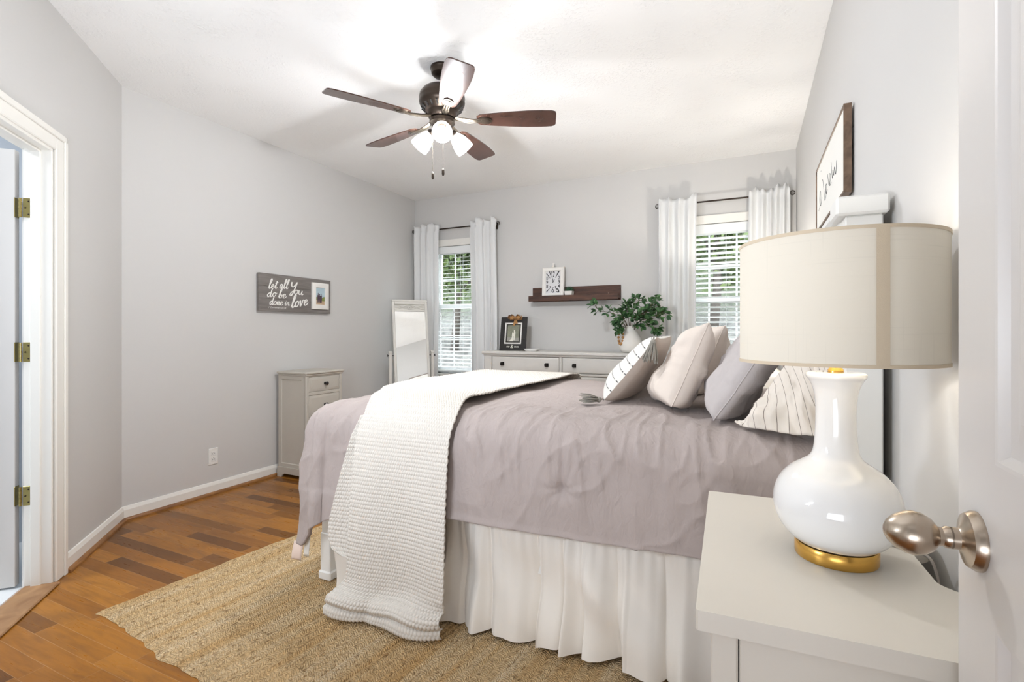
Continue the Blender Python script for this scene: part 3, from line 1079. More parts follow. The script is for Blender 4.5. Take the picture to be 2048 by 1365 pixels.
# ---- bed skirt: gathered along the side and round the foot
rs = np.random.RandomState(4)
nx, nz = 900, 46
L = 1.98
xs_ = np.linspace(-1.755, 0.225, nx)
NG = 30
gath = np.cumsum(np.concatenate([[0], rs.uniform(0.35, 1.9, NG)]))
gath = gath / gath[-1]
ph = np.interp((xs_ + 1.755) / L, gath, np.arange(NG + 1)) * PI
amps = np.interp(xs_, np.linspace(-1.755, 0.225, 17), rs.uniform(0.5, 1.2, 17))
big = np.interp(xs_, np.linspace(-1.755, 0.225, 13), rs.uniform(-1, 1, 13))
ph3 = np.cumsum(0.5 + 0.5 * rs.uniform(0.4, 1.6, nx))
tt = np.linspace(0, 1, nz)
hem = 0.020 + 0.016 * np.interp(xs_, np.linspace(-1.755, 0.225, 15), rs.uniform(-0.4, 1, 15))
Z = 0.545 + (hem[:, None] - 0.545) * tt[None, :]
bulge = (2 * np.abs(np.sin(ph / 2)) ** 0.75 - 1) * amps
# folds start sharp and narrow at the gathered top and open out towards the hem
sharp = np.sign(bulge)[:, None] * np.abs(bulge)[:, None] ** (1.0 + 0.5 * (1 - tt[None, :]))
Yk = 1.752 - (0.005 + 0.031 * tt[None, :] ** 1.1) * sharp - 0.030 * tt[None, :] ** 1.5 * big[:, None] - 0.020 * tt[None, :]
gat = 0.006 * np.sin(ph3 * 0.35)[:, None] * np.exp(-tt[None, :] * 4)
Yk = Yk + gat + 0.009 * np.sin(ph * 1.7 + 2)[:, None] * tt[None, :] ** 1.2
Xk = xs_[:, None] + 0.012 * np.cos(ph)[:, None] * tt[None, :] + 0 * Z
Ps = np.stack([Xk, Yk, Z], 2)
# soft diagonal drapes
Ps[:, :, 1] += 0.028 * (tt[None, :] * (1.1 - tt[None, :]) * 4) * vnoise(np.stack([Ps[:, :, 0].ravel() * 7 + Ps[:, :, 2].ravel() * 5, Ps[:, :, 2].ravel() * 4, 0 * Z.ravel()], 1), 31).reshape(Z.shape)
Ps[:, :, 1] = np.minimum(Ps[:, :, 1], 1.80)
# foot return of the skirt
Fs = Ps[:380].copy()
Fs2 = np.stack([-1.755 - 0 * Fs[:, :, 0] + 0.5 * (Fs[:, :, 1] - 1.752), 1.752 + (Fs[:, :, 0] + 1.755) * 1.85, Fs[:, :, 2]], 2)
nF = 380
Vk = np.concatenate([Ps.reshape(-1, 3), Fs2.reshape(-1, 3)])
Fk = np.concatenate([gridfaces(nx, nz), gridfaces(nF, nz, nx * nz)])
meta(emesh('bed_skirt', Vk, Fk, SKIRT, None, 180), 'gathered ivory bed skirt hanging below the grey comforter to the rug', 'bed skirt')

# ---- comforter
XE, YE, YE2, XH, RR = -1.70, 1.80, 3.24, 0.215, 0.14
nxc = 260
xs_ = np.linspace(XH, XE, nxc)


def prof(r, Rr, flare=0.06):
    """outward distance and drop for overhang r over a rounded edge"""
    r = np.asarray(r, float)
    a = np.minimum(r, Rr * PI / 2)
    rest = np.maximum(r - Rr * PI / 2, 0)
    return Rr * np.sin(a / Rr) + flare * rest, Rr * (1 - np.cos(a / Rr)) + rest


VV, FF, base = [], [], 0


def addgrid(P):
    global base
    VV.append(P.reshape(-1, 3))
    FF.append(gridfaces(P.shape[0], P.shape[1], base))
    base += P.shape[0] * P.shape[1]


nr = 90
# near side
rmax = 0.47 - 0.02 * np.clip((xs_ + 0.6) / 0.8, -1, 1) + 0.105 * np.clip((-1.30 - xs_) / 0.4, 0, 1) ** 1.5
t = np.linspace(0, 1, nr)
rr = rmax[:, None] * t[None, :]
o_, d_ = prof(rr, RR)
addgrid(np.stack([xs_[:, None] + 0 * rr, YE - o_, BTOP - d_], 2))
# corner flap
ph_ = np.linspace(0, R(57), 60)
rm = 0.595 + 0.125 * np.clip(ph_ / R(36), 0, 1) ** 1.3 - 0.10 * np.clip((ph_ - R(49)) / R(8), 0, 1)
rr = rm[:, None] * t[None, :]
o_, d_ = prof(rr, RR, 0.06 + 0.07 * np.clip(ph_ / R(35), 0, 1)[:, None])
o_ = o_ + 0.035 * np.sin(np.clip(rr / 0.62, 0, 1) * PI) * np.clip(ph_ / R(40), 0, 1)[:, None]
wv = 0.016 * np.sin(ph_ * 9)[:, None] * t[None, :] ** 1.5
addgrid(np.stack([XE - (o_ + wv) * np.sin(ph_)[:, None], YE - (o_ + wv) * np.cos(ph_)[:, None], BTOP - d_], 2))
# shoulder between the flap and the tucked foot
ph2 = np.linspace(R(57), R(90), 14)
f = (ph2 - R(57)) / R(33)
Rk = 0.14 - 0.07 * f
rm2 = 0.19 - 0.02 * f
rr = rm2[:, None] * np.linspace(0, 1, 30)[None, :]
o_ = np.stack([prof(rr[i], Rk[i], 0.0)[0] for i in range(14)])
d_ = np.stack([prof(rr[i], Rk[i], 0.0)[1] for i in range(14)])
addgrid(np.stack([XE - o_ * np.sin(ph2)[:, None], YE - o_ * np.cos(ph2)[:, None], BTOP - d_], 2))
# tucked foot
ysf = np.linspace(YE, YE2, 160)
rr = np.linspace(0, 0.30, 30)[None, :] + 0 * ysf[:, None]
o_, d_ = prof(rr, 0.07, 0.0)
addgrid(np.stack([XE - o_, ysf[:, None] + 0 * rr, BTOP - d_], 2))
# top
Xg, Yg = np.meshgrid(xs_, ysf, indexing='ij')
addgrid(np.stack([Xg, Yg, BTOP + 0 * Xg], 2))
# far side
t2 = np.linspace(0, 1, 40)
rr = 0.45 * t2[None, :] + 0 * xs_[:, None]
o_, d_ = prof(rr, 0.10)
addgrid(np.stack([xs_[:, None] + 0 * rr, YE2 + o_, BTOP - d_], 2))
CV, CF = np.concatenate(VV), np.concatenate(FF)


def comf_puff(Vv):
    """outward displacement of the comforter at rest positions Vv"""
    x, y, z = Vv[:, 0], Vv[:, 1], Vv[:, 2]
    drop = np.clip((BTOP - z) / 0.4, 0, 1.4)
    side = (y < YE + 0.02)
    h = 0.010 * fbm(Vv * 2.6, 5, 2)
    # hanging folds on the side
    fold = fbm(np.stack([x * 13 + 1.5 * z, z * 1.6, 0 * x + 3.3], 1), 17, 2)
    h += np.where(side, 0.009 * fold * np.clip(drop * 1.6, 0.15, 1), 0.003 * fbm(np.stack([x * 6, y * 6, 0 * x], 1), 21, 3))
    # fine creases running down over the edge
    cre = 1 - np.abs(vnoise(np.stack([x * 26 + 3 * z, z * 3.0 + y * 2.5, 0 * x + 1.7], 1), 41))
    h += np.where(y < YE + 0.22, 0.012 * (cre ** 5) * np.exp(-((z - 0.78) / 0.13) ** 2), 0)
    cre2 = 1 - np.abs(vnoise(np.stack([x * 9 - 5 * z, z * 7.0, y * 3], 1), 43))
    h += 0.006 * cre2 ** 5 * side
    h += np.where(side, 0.0035, 0.0015) * fbm(np.stack([x * 17 + 4 * z, z * 9, y * 12], 1), 61, 2)
    # tufts: pinched points with a crease above
    for tx, tz in ((-0.594, 0.640), (-1.42, 0.665)):
        dx, dz = x - tx, z - tz
        g = np.exp(-(dx / 0.022) ** 2 - (dz / 0.022) ** 2)
        crs = np.exp(-(dx / 0.006) ** 2) * np.exp(-((dz - 0.07) / 0.06) ** 2)
        ang = np.arctan2(dz, dx)
        rad = np.hypot(dx, dz)
        star = 0.0022 * np.cos(ang * 9) * np.exp(-(rad / 0.09) ** 2) * np.clip(rad / 0.03, 0, 1)
        h += np.where(side, -0.020 * g - 0.016 * crs + star + 0.005 * np.exp(-((rad - 0.055) / 0.035) ** 2), 0)
    # thick stitched hem
    h += np.where(side, 0.006 * np.clip((0.50 - z) / 0.02, 0, 1), 0)
    return h


# outward direction: from the rest shape
tmp = bpy.data.meshes.new('tmp')
bm = bmesh.new()
bv = [bm.verts.new(v) for v in CV]
for f in CF:
    bm.faces.new([bv[i] for i in f])
bmesh.ops.remove_doubles(bm, verts=bm.verts, dist=0.0008)
bmesh.ops.recalc_face_normals(bm, faces=bm.faces)
bm.normal_update()
nv_ = np.array([v.normal[:] for v in bm.verts])
co_ = np.array([v.co[:] for v in bm.verts])
topz = nv_[np.argmax(co_[:, 2] - np.abs(co_[:, 1] - 2.5)), 2]
if topz < 0:
    nv_ = -nv_
    for f in bm.faces:
        f.normal_flip()
co2 = co_ + nv_ * comf_puff(co_)[:, None]
corg = np.array([-0.8, 2.5, 0.4])
for v, c in zip(bm.verts, co2 - corg):
    v.co = c
bm.to_mesh(tmp)
bm.free()
tmp.name = 'comforter'
tmp.materials.append(COMF)
tmp.polygons.foreach_set('use_smooth', np.ones(len(tmp.polygons), bool))
com = bpy.data.objects.new('comforter', tmp)
S.collection.objects.link(com)
com.location = corg
ORG[com.name] = corg
meta(com, 'grey cotton comforter with tufted side spread over the bed', 'comforter')
md = com.modifiers.new('thickness', 'SOLIDIFY')
md.thickness = 0.016
md.offset = -1
# care tags at the hanging corner
for (x, y, z, w_, h_, mt, lb) in ((-1.880, 1.672, 0.225, 0.055, 0.085, TAGM, 'pink satin tag'), (-1.812, 1.668, 0.30, 0.026, 0.13, LETTER, 'white printed tag')):
    n = 8
    P = np.array([[[x + (i / 4 - 0.5) * w_ - 0.012 * (k / n) ** 2, y - 0.010 * math.sin(k / n * 2.5) + 0.006 * i / 4, z - h_ * k / n] for i in range(5)] for k in range(n + 1)])
    t_ = emesh('care_tag', P.reshape(-1, 3), gridfaces(n + 1, 5), mt, com, 180, solid=0.001)
    t_['label'] = lb

# ---- knitted throw
path = [(3.52, 0.42), (3.45, 0.62), (3.39, 0.80), (3.33, 0.89), (3.22, 0.908), (2.9, 0.906), (2.5, 0.908), (2.1, 0.908), (1.88, 0.907), (1.78, 0.899), (1.698, 0.864), (1.642, 0.79),
        (1.627, 0.70), (1.618, 0.58), (1.613, 0.42), (1.612, 0.28), (1.612, 0.20), (1.608, 0.150), (1.596, 0.122), (1.575, 0.110), (1.558, 0.094), (1.555, 0.076), (1.568, 0.064), (1.573, 0.057), (1.560, 0.049), (1.557, 0.036), (1.572, 0.0280)]
pc = np.array(catmull([(a, b, 0) for a, b in path], 24))[:, :2]
seg = np.concatenate([[0], np.cumsum(np.linalg.norm(np.diff(pc, axis=0), axis=1))])
LEN = seg[-1]
ROW, COL = 0.0160, 0.0128
nl = int(LEN / ROW) * 6
nw = 40 * 5
lv = np.linspace(0, LEN, nl)
Yp, Zp = np.interp(lv, seg, pc[:, 0]), np.interp(lv, seg, pc[:, 1])
back = LEN - lv        # distance from the lower end
ridge = np.interp(Yp, [1.45, 1.60, 1.66, 1.85, 2.1, 2.35, 3.5], [-1.61, -1.515, -1.495, -1.57, -1.72, -1.78, -1.78])
hang = np.clip((0.80 - Zp) / 0.6, 0, 1) * (Yp < 1.72)
xl = np.where(Yp < 1.72, -1.490 - 0.025 * hang, ridge)
pud = np.clip((0.17 - Zp) / 0.10, 0, 1) * (Yp < 1.72)
xl = xl - 0.075 * pud
xr = np.interp(Yp, [1.45, 1.60, 1.7, 1.9, 3.5], [-1.035, -1.04, -1.04, -1.10, -1.055]) - 0.025 * pud
# smooth
ker = np.ones(41) / 41
pad = lambda a: np.convolve(np.pad(a, 20, mode='edge'), ker, 'valid')
xl, xr = pad(xl), pad(xr)
wv = np.linspace(0, 1, nw)
Xt = xl[None, :] + (xr - xl)[None, :] * wv[:, None]
Yt = Yp[None, :] + 0 * Xt
Zt = Zp[None, :] + 0 * Xt
# drape: soft vertical folds while hanging, lumps where it lies on the rug
dr = hang[None, :]
Yt = Yt - 0.014 * dr * np.sin(wv * 7.0 + 0.8)[:, None]
pudl = pud[None, :]
Yt = Yt - pudl * (0.020 * np.sin(wv * PI * 1.15 + 0.1) + 0.012 * np.sin(wv * 9 + 1) - 0.012 * np.exp(-((wv - 0.36) / 0.05) ** 2))[:, None] + 0.008 * pudl + 0.035 * pudl * (np.clip((wv - 0.72) / 0.28, 0, 1) ** 2)[:, None]
lump = 0.5 + 0.5 * np.sin(wv * 11 + 0.4)[:, None]
Zt = Zt + pudl * 0.018 * lump * np.clip((Zp - 0.03) / 0.04, 0, 1)[None, :]
Pt = np.stack([Xt, Yt, Zt], 2)
Nt = gridnormals(Pt)
if Nt[nw // 2, nl // 2, 2] < 0:
    Nt = -Nt


def knit(wd, ld):
    row = np.floor(ld / ROW)
    fr = ld / ROW - row
    fc = wd / COL + 0.5 * (row % 2)
    fc = fc - np.floor(fc)
    # a purl bump, slanting by row
    sl = fr - 0.5 + (fc - 0.5) * 0.35 * np.where(row % 2 < 1, 1, -1)
    b = np.sqrt(np.clip(1 - (2.0 * (fc - 0.5)) ** 2, 0, 1)) * np.sqrt(np.clip(1 - (1.9 * sl) ** 2, 0, 1))
    return b


wdist = wv[:, None] * 40 * COL + 0 * Xt
b = knit(wdist, lv[None, :] + 0 * Xt)
Pt = Pt + Nt * (0.0068 * b)[:, :, None] + Nt * (0.004 * fbm((Pt * 6).reshape(-1, 3), 55, 2)).reshape(nw, nl, 1)
Vt, Ft = Pt.reshape(-1, 3), gridfaces(nw, nl)
# the folded-under layer that shows on the left
n2w, n2l = 12 * 5, 42 * 5
w2, l2 = np.linspace(0, 1, n2w), np.linspace(0, 1, n2l)
zz = 0.835 - 0.60 * l2
xc_ = np.array(catmull([(0, -1.50, 0), (0.25, -1.545, 0), (0.6, -1.605, 0), (0.8, -1.632, 0), (0.93, -1.615, 0), (0.98, -1.56, 0), (1.0, -1.48, 0)], 8))
xlo = np.interp(l2, xc_[:, 0], xc_[:, 1])
X2 = xlo[None, :] + (-1.44 - xlo)[None, :] * w2[:, None]
Y2 = np.interp(zz, [0.2, 0.6, 0.75, 0.84], [1.606, 1.620, 1.632, 1.665])[None, :] + 0.012 * np.sin(w2 * 3)[:, None] + 0 * X2
Z2 = zz[None, :]
P2 = np.stack([X2, Y2, Z2 + 0 * X2], 2)
N2 = gridnormals(P2)
if N2[n2w // 2, n2l // 2, 1] > 0:
    N2 = -N2
P2 = P2 + N2 * (0.0068 * knit(w2[:, None] * 0.17 + 0 * X2, l2[None, :] * 0.57 + 0 * X2))[:, :, None]
Vt = np.concatenate([Vt, P2.reshape(-1, 3)])
Ft = np.concatenate([Ft, gridfaces(n2w, n2l, nw * nl)])
thr = emesh('throw_blanket', Vt, Ft, KNIT, None, 180, solid=0.005)
thr.modifiers['thickness'].offset = 0
meta(thr, 'cream chunky knit throw laid across the foot of the bed, trailing on the rug', 'blanket')


# ================================================================== PILLOWS
def pillow_grid(w, h, t, c, ex, ey, en, seed, n=56, pinch=0.07, sag=0.2, wr=0.006, side=1):
    u = np.linspace(-1, 1, n)
    Ug, Vg = np.meshgrid(u, u, indexing='ij')
    f = (np.clip(1 - np.abs(Ug) ** 3.2, 0, 1) * np.clip(1 - np.abs(Vg) ** np.where(Vg < 0, 5.5, 2.8), 0, 1)) ** 0.52
    x = Ug * w / 2 * (1 - pinch * (1 - Vg ** 2))
    y = Vg * h / 2 * (1 - pinch * (1 - Ug ** 2))
    d = side * t / 2 * f * (1 - sag * Vg)
    P = np.asarray(c)[None, None] + x[..., None] * ex + y[..., None] * ey + d[..., None] * en
    q3 = np.stack([x.ravel() * 9, y.ravel() * 9, 0 * x.ravel() + side * 3.1], 1)
    nz = (fbm(q3, seed, 3) + 0.35 * (1 - np.abs(vnoise(q3 * [2.2, 1.1, 1], seed + 9))) ** 4).reshape(n, n)
    rad = 1 - np.abs(vnoise(np.stack([np.arctan2(Vg, Ug).ravel() * 3.2, 0 * x.ravel() + side, 0 * x.ravel()], 1), seed + 3).reshape(n, n))
    k = np.hypot(Ug, Vg)
    amp = wr * nz + wr * 1.2 * rad ** 4 * np.clip(k - 0.35, 0, 1)
    P = P + (side * amp * (0.15 + f))[..., None] * en
    P[:, :, 2] = np.maximum(P[:, :, 2], BTOP + 0.012)
    return P, np.stack([x.ravel() + w / 2, y.ravel() + h / 2], 1)


def lean_axes(yaw, ang):
    """pillow standing on the bed facing the foot: ang = lean from upright"""
    ex = np.array([math.sin(yaw), math.cos(yaw), 0.0])
    fwd = np.array([-math.cos(yaw), math.sin(yaw), 0.0])
    up = np.array([0, 0, 1.0])
    ey = up * math.cos(ang) - fwd * math.sin(ang)
    en = fwd * math.cos(ang) + up * math.sin(ang)
    return ex, ey, en


def pillow(name, label, w, h, t, foot, yaw, ang, seed, mat, roll=0.0, group=None, back=None, piping=None, **kw):
    """foot: point on the bed below the middle of the lower edge"""
    ex, ey, en = lean_axes(yaw, ang)
    if roll:
        ex, ey = ex * math.cos(roll) + ey * math.sin(roll), ey * math.cos(roll) - ex * math.sin(roll)
    c = np.array(foot) + ey * h / 2
    Pf, uv = pillow_grid(w, h, t, c, ex, ey, en, seed, side=1, **kw)
    Pb, _ = pillow_grid(w, h, t, c, ex, ey, en, seed + 40, side=-1, **kw)
    n = Pf.shape[0]
    root = thing(name, label, 'pillow', tuple(foot), group)
    if back is None:
        Pb[0], Pb[-1], Pb[:, 0], Pb[:, -1] = Pf[0], Pf[-1], Pf[:, 0], Pf[:, -1]
        emesh('cover', np.concatenate([Pf.reshape(-1, 3), Pb.reshape(-1, 3)]), np.concatenate([gridfaces(n, n), gridfaces(n, n, n * n)[:, ::-1]]), mat, root, 180,
              uv=np.concatenate([uv, uv]), weld=1e-5)
    else:
        Pb[0], Pb[-1], Pb[:, 0], Pb[:, -1] = Pf[0], Pf[-1], Pf[:, 0], Pf[:, -1]
        emesh('front_panel', Pf.reshape(-1, 3), gridfaces(n, n), mat, root, 180, uv=uv)
        emesh('back_panel', Pb.reshape(-1, 3), gridfaces(n, n)[:, ::-1], back, root, 180, uv=uv)
    if piping:
        loop = np.concatenate([Pf[:, 0], Pf[-1, 1:], Pf[::-1, -1][1:], Pf[0, ::-1][1:]])
        MB().tube(loop[::2], 0.0019, 6).make('piping', piping, root, 180)
    return root, Pf


def tassel(root, p, d, L=0.085, seed=0, spread=0.5):
    """head knot and a skirt of yarn hanging along d from p"""
    d = Vector(d).normalized()
    p = Vector(p)
    rnd = random.Random(seed)
    m = MB()
    m.tube([p, p + d * 0.012], 0.004, 6)
    m.sphere(tuple(p + d * 0.022), 0.013, 8)
    a = d.orthogonal().normalized()
    b_ = d.cross(a)
    for k in range(46):
        an = rnd.uniform(0, 2 * PI)
        rr_ = math.sqrt(rnd.random())
        o1 = (a * math.cos(an) + b_ * math.sin(an))
        s0 = p + d * 0.024 + o1 * 0.010 * rr_
        s1 = p + d * (0.024 + L * 0.5) + o1 * (0.010 + 0.022 * rr_ * spread * 1.3)
        s2 = p + d * (0.024 + L * rnd.uniform(0.9, 1.05)) + o1 * (0.010 + 0.026 * rr_ * spread * 1.6) + Vector((rnd.uniform(-1, 1), rnd.uniform(-1, 1), 0)) * 0.004
        pts = [s0, s1, s2]
        for v in pts:
            v.z = max(v.z, BTOP + 0.016)
        m.tube(pts, 0.0022, 4)
    return m.make('tassel', TASSEL, root, 180)


BZ = BTOP + 0.012
quilt, Pq = pillow('lumbar_pillow', 'long white quilted pillow with dashed stripes and grey corner tassels, front of the row', 0.92, 0.36, 0.15,
                   (-0.615, 2.63, BZ + 0.005), R(-4), R(39), 3, QUILT, back=PBACK, wr=0.004)
tassel(quilt, Pq[0, 0] + np.array([0, -0.004, 0.008]), (-0.8, -0.6, -0.10), 0.075, 1, 0.7)
tassel(quilt, Pq[0, -1] + np.array([-0.01, -0.012, 0.0]), (-0.10, -0.25, -1), 0.085, 2, 0.55)
pillow('throw_pillow', 'beige linen pillow nearest the camera, leaning between the quilted pillow and the grey sham', 0.44, 0.36, 0.165, (-0.328, 2.22, BZ - 0.012), R(-11), R(24), 12, BEIGE, roll=R(-9),
       group='beige linen pillows', piping=BEIGE, wr=0.014, pinch=0.05)
pillow('throw_pillow', 'beige linen pillow mostly hidden, its corner showing behind its twin by the window', 0.44, 0.37, 0.16, (-0.285, 2.82, BZ), R(-8), R(24), 22, BEIGE,
       group='beige linen pillows', piping=BEIGE, wr=0.014, pinch=0.05)
pillow('pillow_sham', 'large grey cotton pillow sham leaning back beside the beige pillow, nearest the lamp', 0.68, 0.47, 0.145, (-0.122, 2.20, BZ), R(-2), R(32), 32, SHAM,
       piping=SHAM, wr=0.018, pinch=0.04)
# striped pillow in an open-ended case, slumped against the headboard
bp, Pd = pillow('bed_pillow', 'cream striped sleeping pillow slumped between the grey sham and the headboard', 0.78, 0.40, 0.075, (0.170, 2.15, BZ + 0.004), 0.0, R(6), 52, TICK,
                wr=0.008, pinch=0.0)
nfv, nfs = 70, 40
vv = np.linspace(0, 1, nfv)
iv = vv * (Pd.shape[1] - 1)
E_ = np.stack([np.interp(iv, np.arange(Pd.shape[1]), Pd[0, :, k]) for k in range(3)], 1)
Bq = np.array(catmull([(-0.045, 1.815, BZ + 0.006), (-0.005, 1.765, BZ + 0.004), (0.06, 1.725, BZ + 0.004), (0.13, 1.700, BZ + 0.003), (0.19, 1.690, BZ + 0.012), (0.222, 1.70, BZ + 0.10), (0.226, 1.715, BZ + 0.24)], 12))
Eq = np.array(catmull([(0.0, 1.845, BZ + 0.025), (0.045, 1.84, BZ + 0.11), (0.095, 1.835, BZ + 0.19), (0.145, 1.82, BZ + 0.26), (0.205, 1.80, BZ + 0.345)], 12))
E_ = np.stack([np.interp(vv, np.linspace(0, 1, len(Eq)), Eq[:, k]) for k in range(3)], 1)
B_ = np.stack([np.interp(vv, np.linspace(0, 1, len(Bq)), Bq[:, k]) for k in range(3)], 1)
sv = np.linspace(0, 1, nfs)
Fl = E_[:, None, :] * (1 - sv)[None, :, None] + B_[:, None, :] * sv[None, :, None]
Fl[:, :, 2] += (0.03 * np.sin(sv * PI)[None, :] * np.sin(np.clip(vv * 1.15, 0, 1) * PI)[:, None])
wr_ = fbm(np.stack([vv.repeat(nfs) * 9, np.tile(sv, nfv) * 2.5, 0 * vv.repeat(nfs)], 1), 77, 3).reshape(nfv, nfs)
Fl += gridnormals(Fl) * (0.018 * wr_ * np.sin(np.clip(sv * 1.1, 0, 1) * PI / 2)[None, :])[:, :, None]
Fl[:, :, 2] = np.maximum(Fl[:, :, 2], BTOP + 0.014)
Fl[:, :, 0] = np.minimum(Fl[:, :, 0], 0.232)
emesh('case_hem', Fl.reshape(-1, 3), gridfaces(nfv, nfs), TICK, bp, 180, uv=np.stack([vv.repeat(nfs) * 0.46, np.tile(sv, nfv) * 0.15], 1), solid=0.003)

# ================================================================== NIGHTSTANDS AND LAMPS
def make_nightstand():
    """authored square to the walls at the origin: x 0..0.44 (wall side), y 0..0.65"""
    t = thing('nightstand', 'cream painted nightstand in the lower right corner carrying the near table lamp', 'nightstand', (0.20, 0.325, 0), 'nightstands')
    D, W_, Hn = 0.43, 0.65, 0.75
    # top with a cord notch in the wall-side edge
    notch = [(D, 0.0), (D, 0.20)] + [(D - 0.045 * 0.5 * (1 - math.cos(PI * k / 6)), 0.20 + 0.06 * k / 6) for k in range(1, 7)] \
        + [(D - 0.045 * 0.5 * (1 + math.cos(PI * k / 6)), 0.39 + 0.06 * k / 6) for k in range(0, 6)] + [(D, 0.45), (D, W_)]
    poly = [(0.004, 0.0), *notch, (0.004, W_), (0.0, W_ - 0.004), (0.0, 0.004)]
    m = MB().prism(poly, lambda u, v, d: (u, v, d), Hn - 0.032, Hn)
    m.make('top', CREAM, t, 30)
    x0, x1, y0, y1 = 0.022, D - 0.055, 0.018, W_ - 0.018
    m = MB()
    for (a, b) in ((x0, x0 + 0.04), (x1 - 0.04, x1)):
        for (c, d) in ((y0, y0 + 0.04), (y1 - 0.04, y1)):
            m.box(a, b, c, d, 0, Hn - 0.032, 0.003)
    for yy, sg in ((y0, 1), (y1, -1)):
        m.box(x0 + 0.042, x1 - 0.042, yy, yy + sg * 0.02, 0.07, Hn - 0.032, 0.002)
    m.box(x1 - 0.02, x1 - 0.005, y0 + 0.04, y1 - 0.04, 0.07, Hn - 0.032)
    m.box(x0 + 0.02, x1 - 0.02, y0 + 0.02, y1 - 0.02, 0.07, 0.09)
    for z in (0.07, 0.275, 0.485, 0.69):
        m.box(x0 + 0.002, x0 + 0.04, y0 + 0.04, y1 - 0.04, z, z + 0.022, 0.002)
    m.make('body', CREAM, t)
    for z in (0.096, 0.301, 0.511):
        dm = MB()
        dm.box(x0 + 0.001, x0 + 0.30, y0 + 0.044, y1 - 0.044, z, z + 0.174, 0.003)
        dr = dm.make('drawer', CREAM, t)
        for yy in ((y0 + y1) / 2,):
            MB().lathe([(0.0001, 0), (0.006, 0), (0.006, 0.008), (0.014, 0.012), (0.014, 0.018), (0.0001, 0.020)], (x0 + 0.001, yy, z + 0.087), 16, Matrix.Rotation(R(-90), 3, 'Y')).make('knob', BLACKM, dr)
    return t


ns = make_nightstand()
ns2 = copy_tree(ns)  # assumed second nightstand, hidden from view, under the assumed lamp
ns.location = (-0.105 + 0.20 + 0.014, 0.852 + 0.325, 0)
ns.rotation_euler = (0, 0, R(2.2))
ns2.location = (-0.095 + 0.20, 3.56 + 0.325, 0)
ns2['label'] = 'assumed cream painted nightstand on the window side of the bed, behind the pillows'


def make_lamp():
    t = thing('table_lamp', 'white ceramic table lamp with gold foot and drum shade on the near nightstand', 'table lamp', (0, 0, 0), 'table lamps')
    MB().lathe([(0.0001, 0.0), (0.070, 0.0), (0.071, 0.003), (0.071, 0.024), (0.069, 0.027), (0.0001, 0.027)], n=64).make('foot', GOLD, t)
    body = [(0.0001, 0.028), (0.060, 0.028), (0.078, 0.036), (0.094, 0.053), (0.105, 0.076), (0.1095, 0.100), (0.107, 0.124), (0.097, 0.148), (0.080, 0.168),
            (0.060, 0.182), (0.046, 0.193), (0.039, 0.208), (0.036, 0.235), (0.0345, 0.270), (0.0350, 0.300), (0.0385, 0.326), (0.045, 0.343), (0.0505, 0.351),
            (0.0515, 0.356), (0.049, 0.3605), (0.040, 0.362), (0.012, 0.362)]
    pr = catmull([(a, b, 0) for a, b in body], 5)
    MB().lathe([(max(1e-4, p[0]), max(0.0, p[1])) for p in pr], n=72).make('body', CERAMIC, t, 60)
    m = MB().lathe([(0.012, 0.361), (0.0135, 0.362), (0.0135, 0.366), (0.0115, 0.369), (0.0115, 0.410), (0.013, 0.412), (0.013, 0.440), (0.0001, 0.440)], n=24)
    m.make('socket', GOLD, t)
    m = MB()
    for k in range(3):
        a = 2 * PI * k / 3 + 0.4
        m.tube([(0.012 * math.cos(a), 0.012 * math.sin(a), 0.60), (0.168 * math.cos(a), 0.168 * math.sin(a), 0.612)], 0.002, 6)
    m.tube([(0.0115, 0, 0.405), (0.05, 0, 0.44), (0.055, 0, 0.50), (0.04, 0, 0.56), (0, 0, 0.60)], 0.002, 6)
    m.tube([(-0.0115, 0, 0.405), (-0.05, 0, 0.44), (-0.055, 0, 0.50), (-0.04, 0, 0.56), (0, 0, 0.60)], 0.002, 6)
    m.lathe([(0.0001, 0.594), (0.010, 0.596), (0.010, 0.602), (0.004, 0.606), (0.006, 0.612), (0.0001, 0.614)], n=12)
    m.make('harp', GOLD, t)
    MB().sphere((0, 0, 0.49), 0.03, 12, (1, 1, 1.25)).make('bulb', BULB, t, 180)
    z0, z1, r = 0.383, 0.614, 0.1715
    n = 96
    a = np.linspace(0, 2 * PI, n + 1)
    zz_ = np.linspace(z0, z1, 6)
    A, Zg = np.meshgrid(a, zz_, indexing='ij')
    Ps_ = np.stack([r * np.cos(A), r * np.sin(A), Zg], 2).reshape(-1, 3)
    uv = np.stack([A.ravel() * r, Zg.ravel()], 1)
    sh = emesh('lamp_shade', Ps_, gridfaces(n + 1, 6), SHADE, t, 180, uv=uv)
    for z in (z0, z1):
        m = MB()
        m.lathe([(r - 0.001, z - 0.003), (r + 0.0012, z - 0.003), (r + 0.0012, z + 0.003), (r - 0.001, z + 0.003), (r - 0.001, z - 0.003)], n=96)
        m.make('shade_rim', SHADET, sh)
    return t, sh, r, z0, z1


lamp, shd, r_, za_, zb_ = make_lamp()
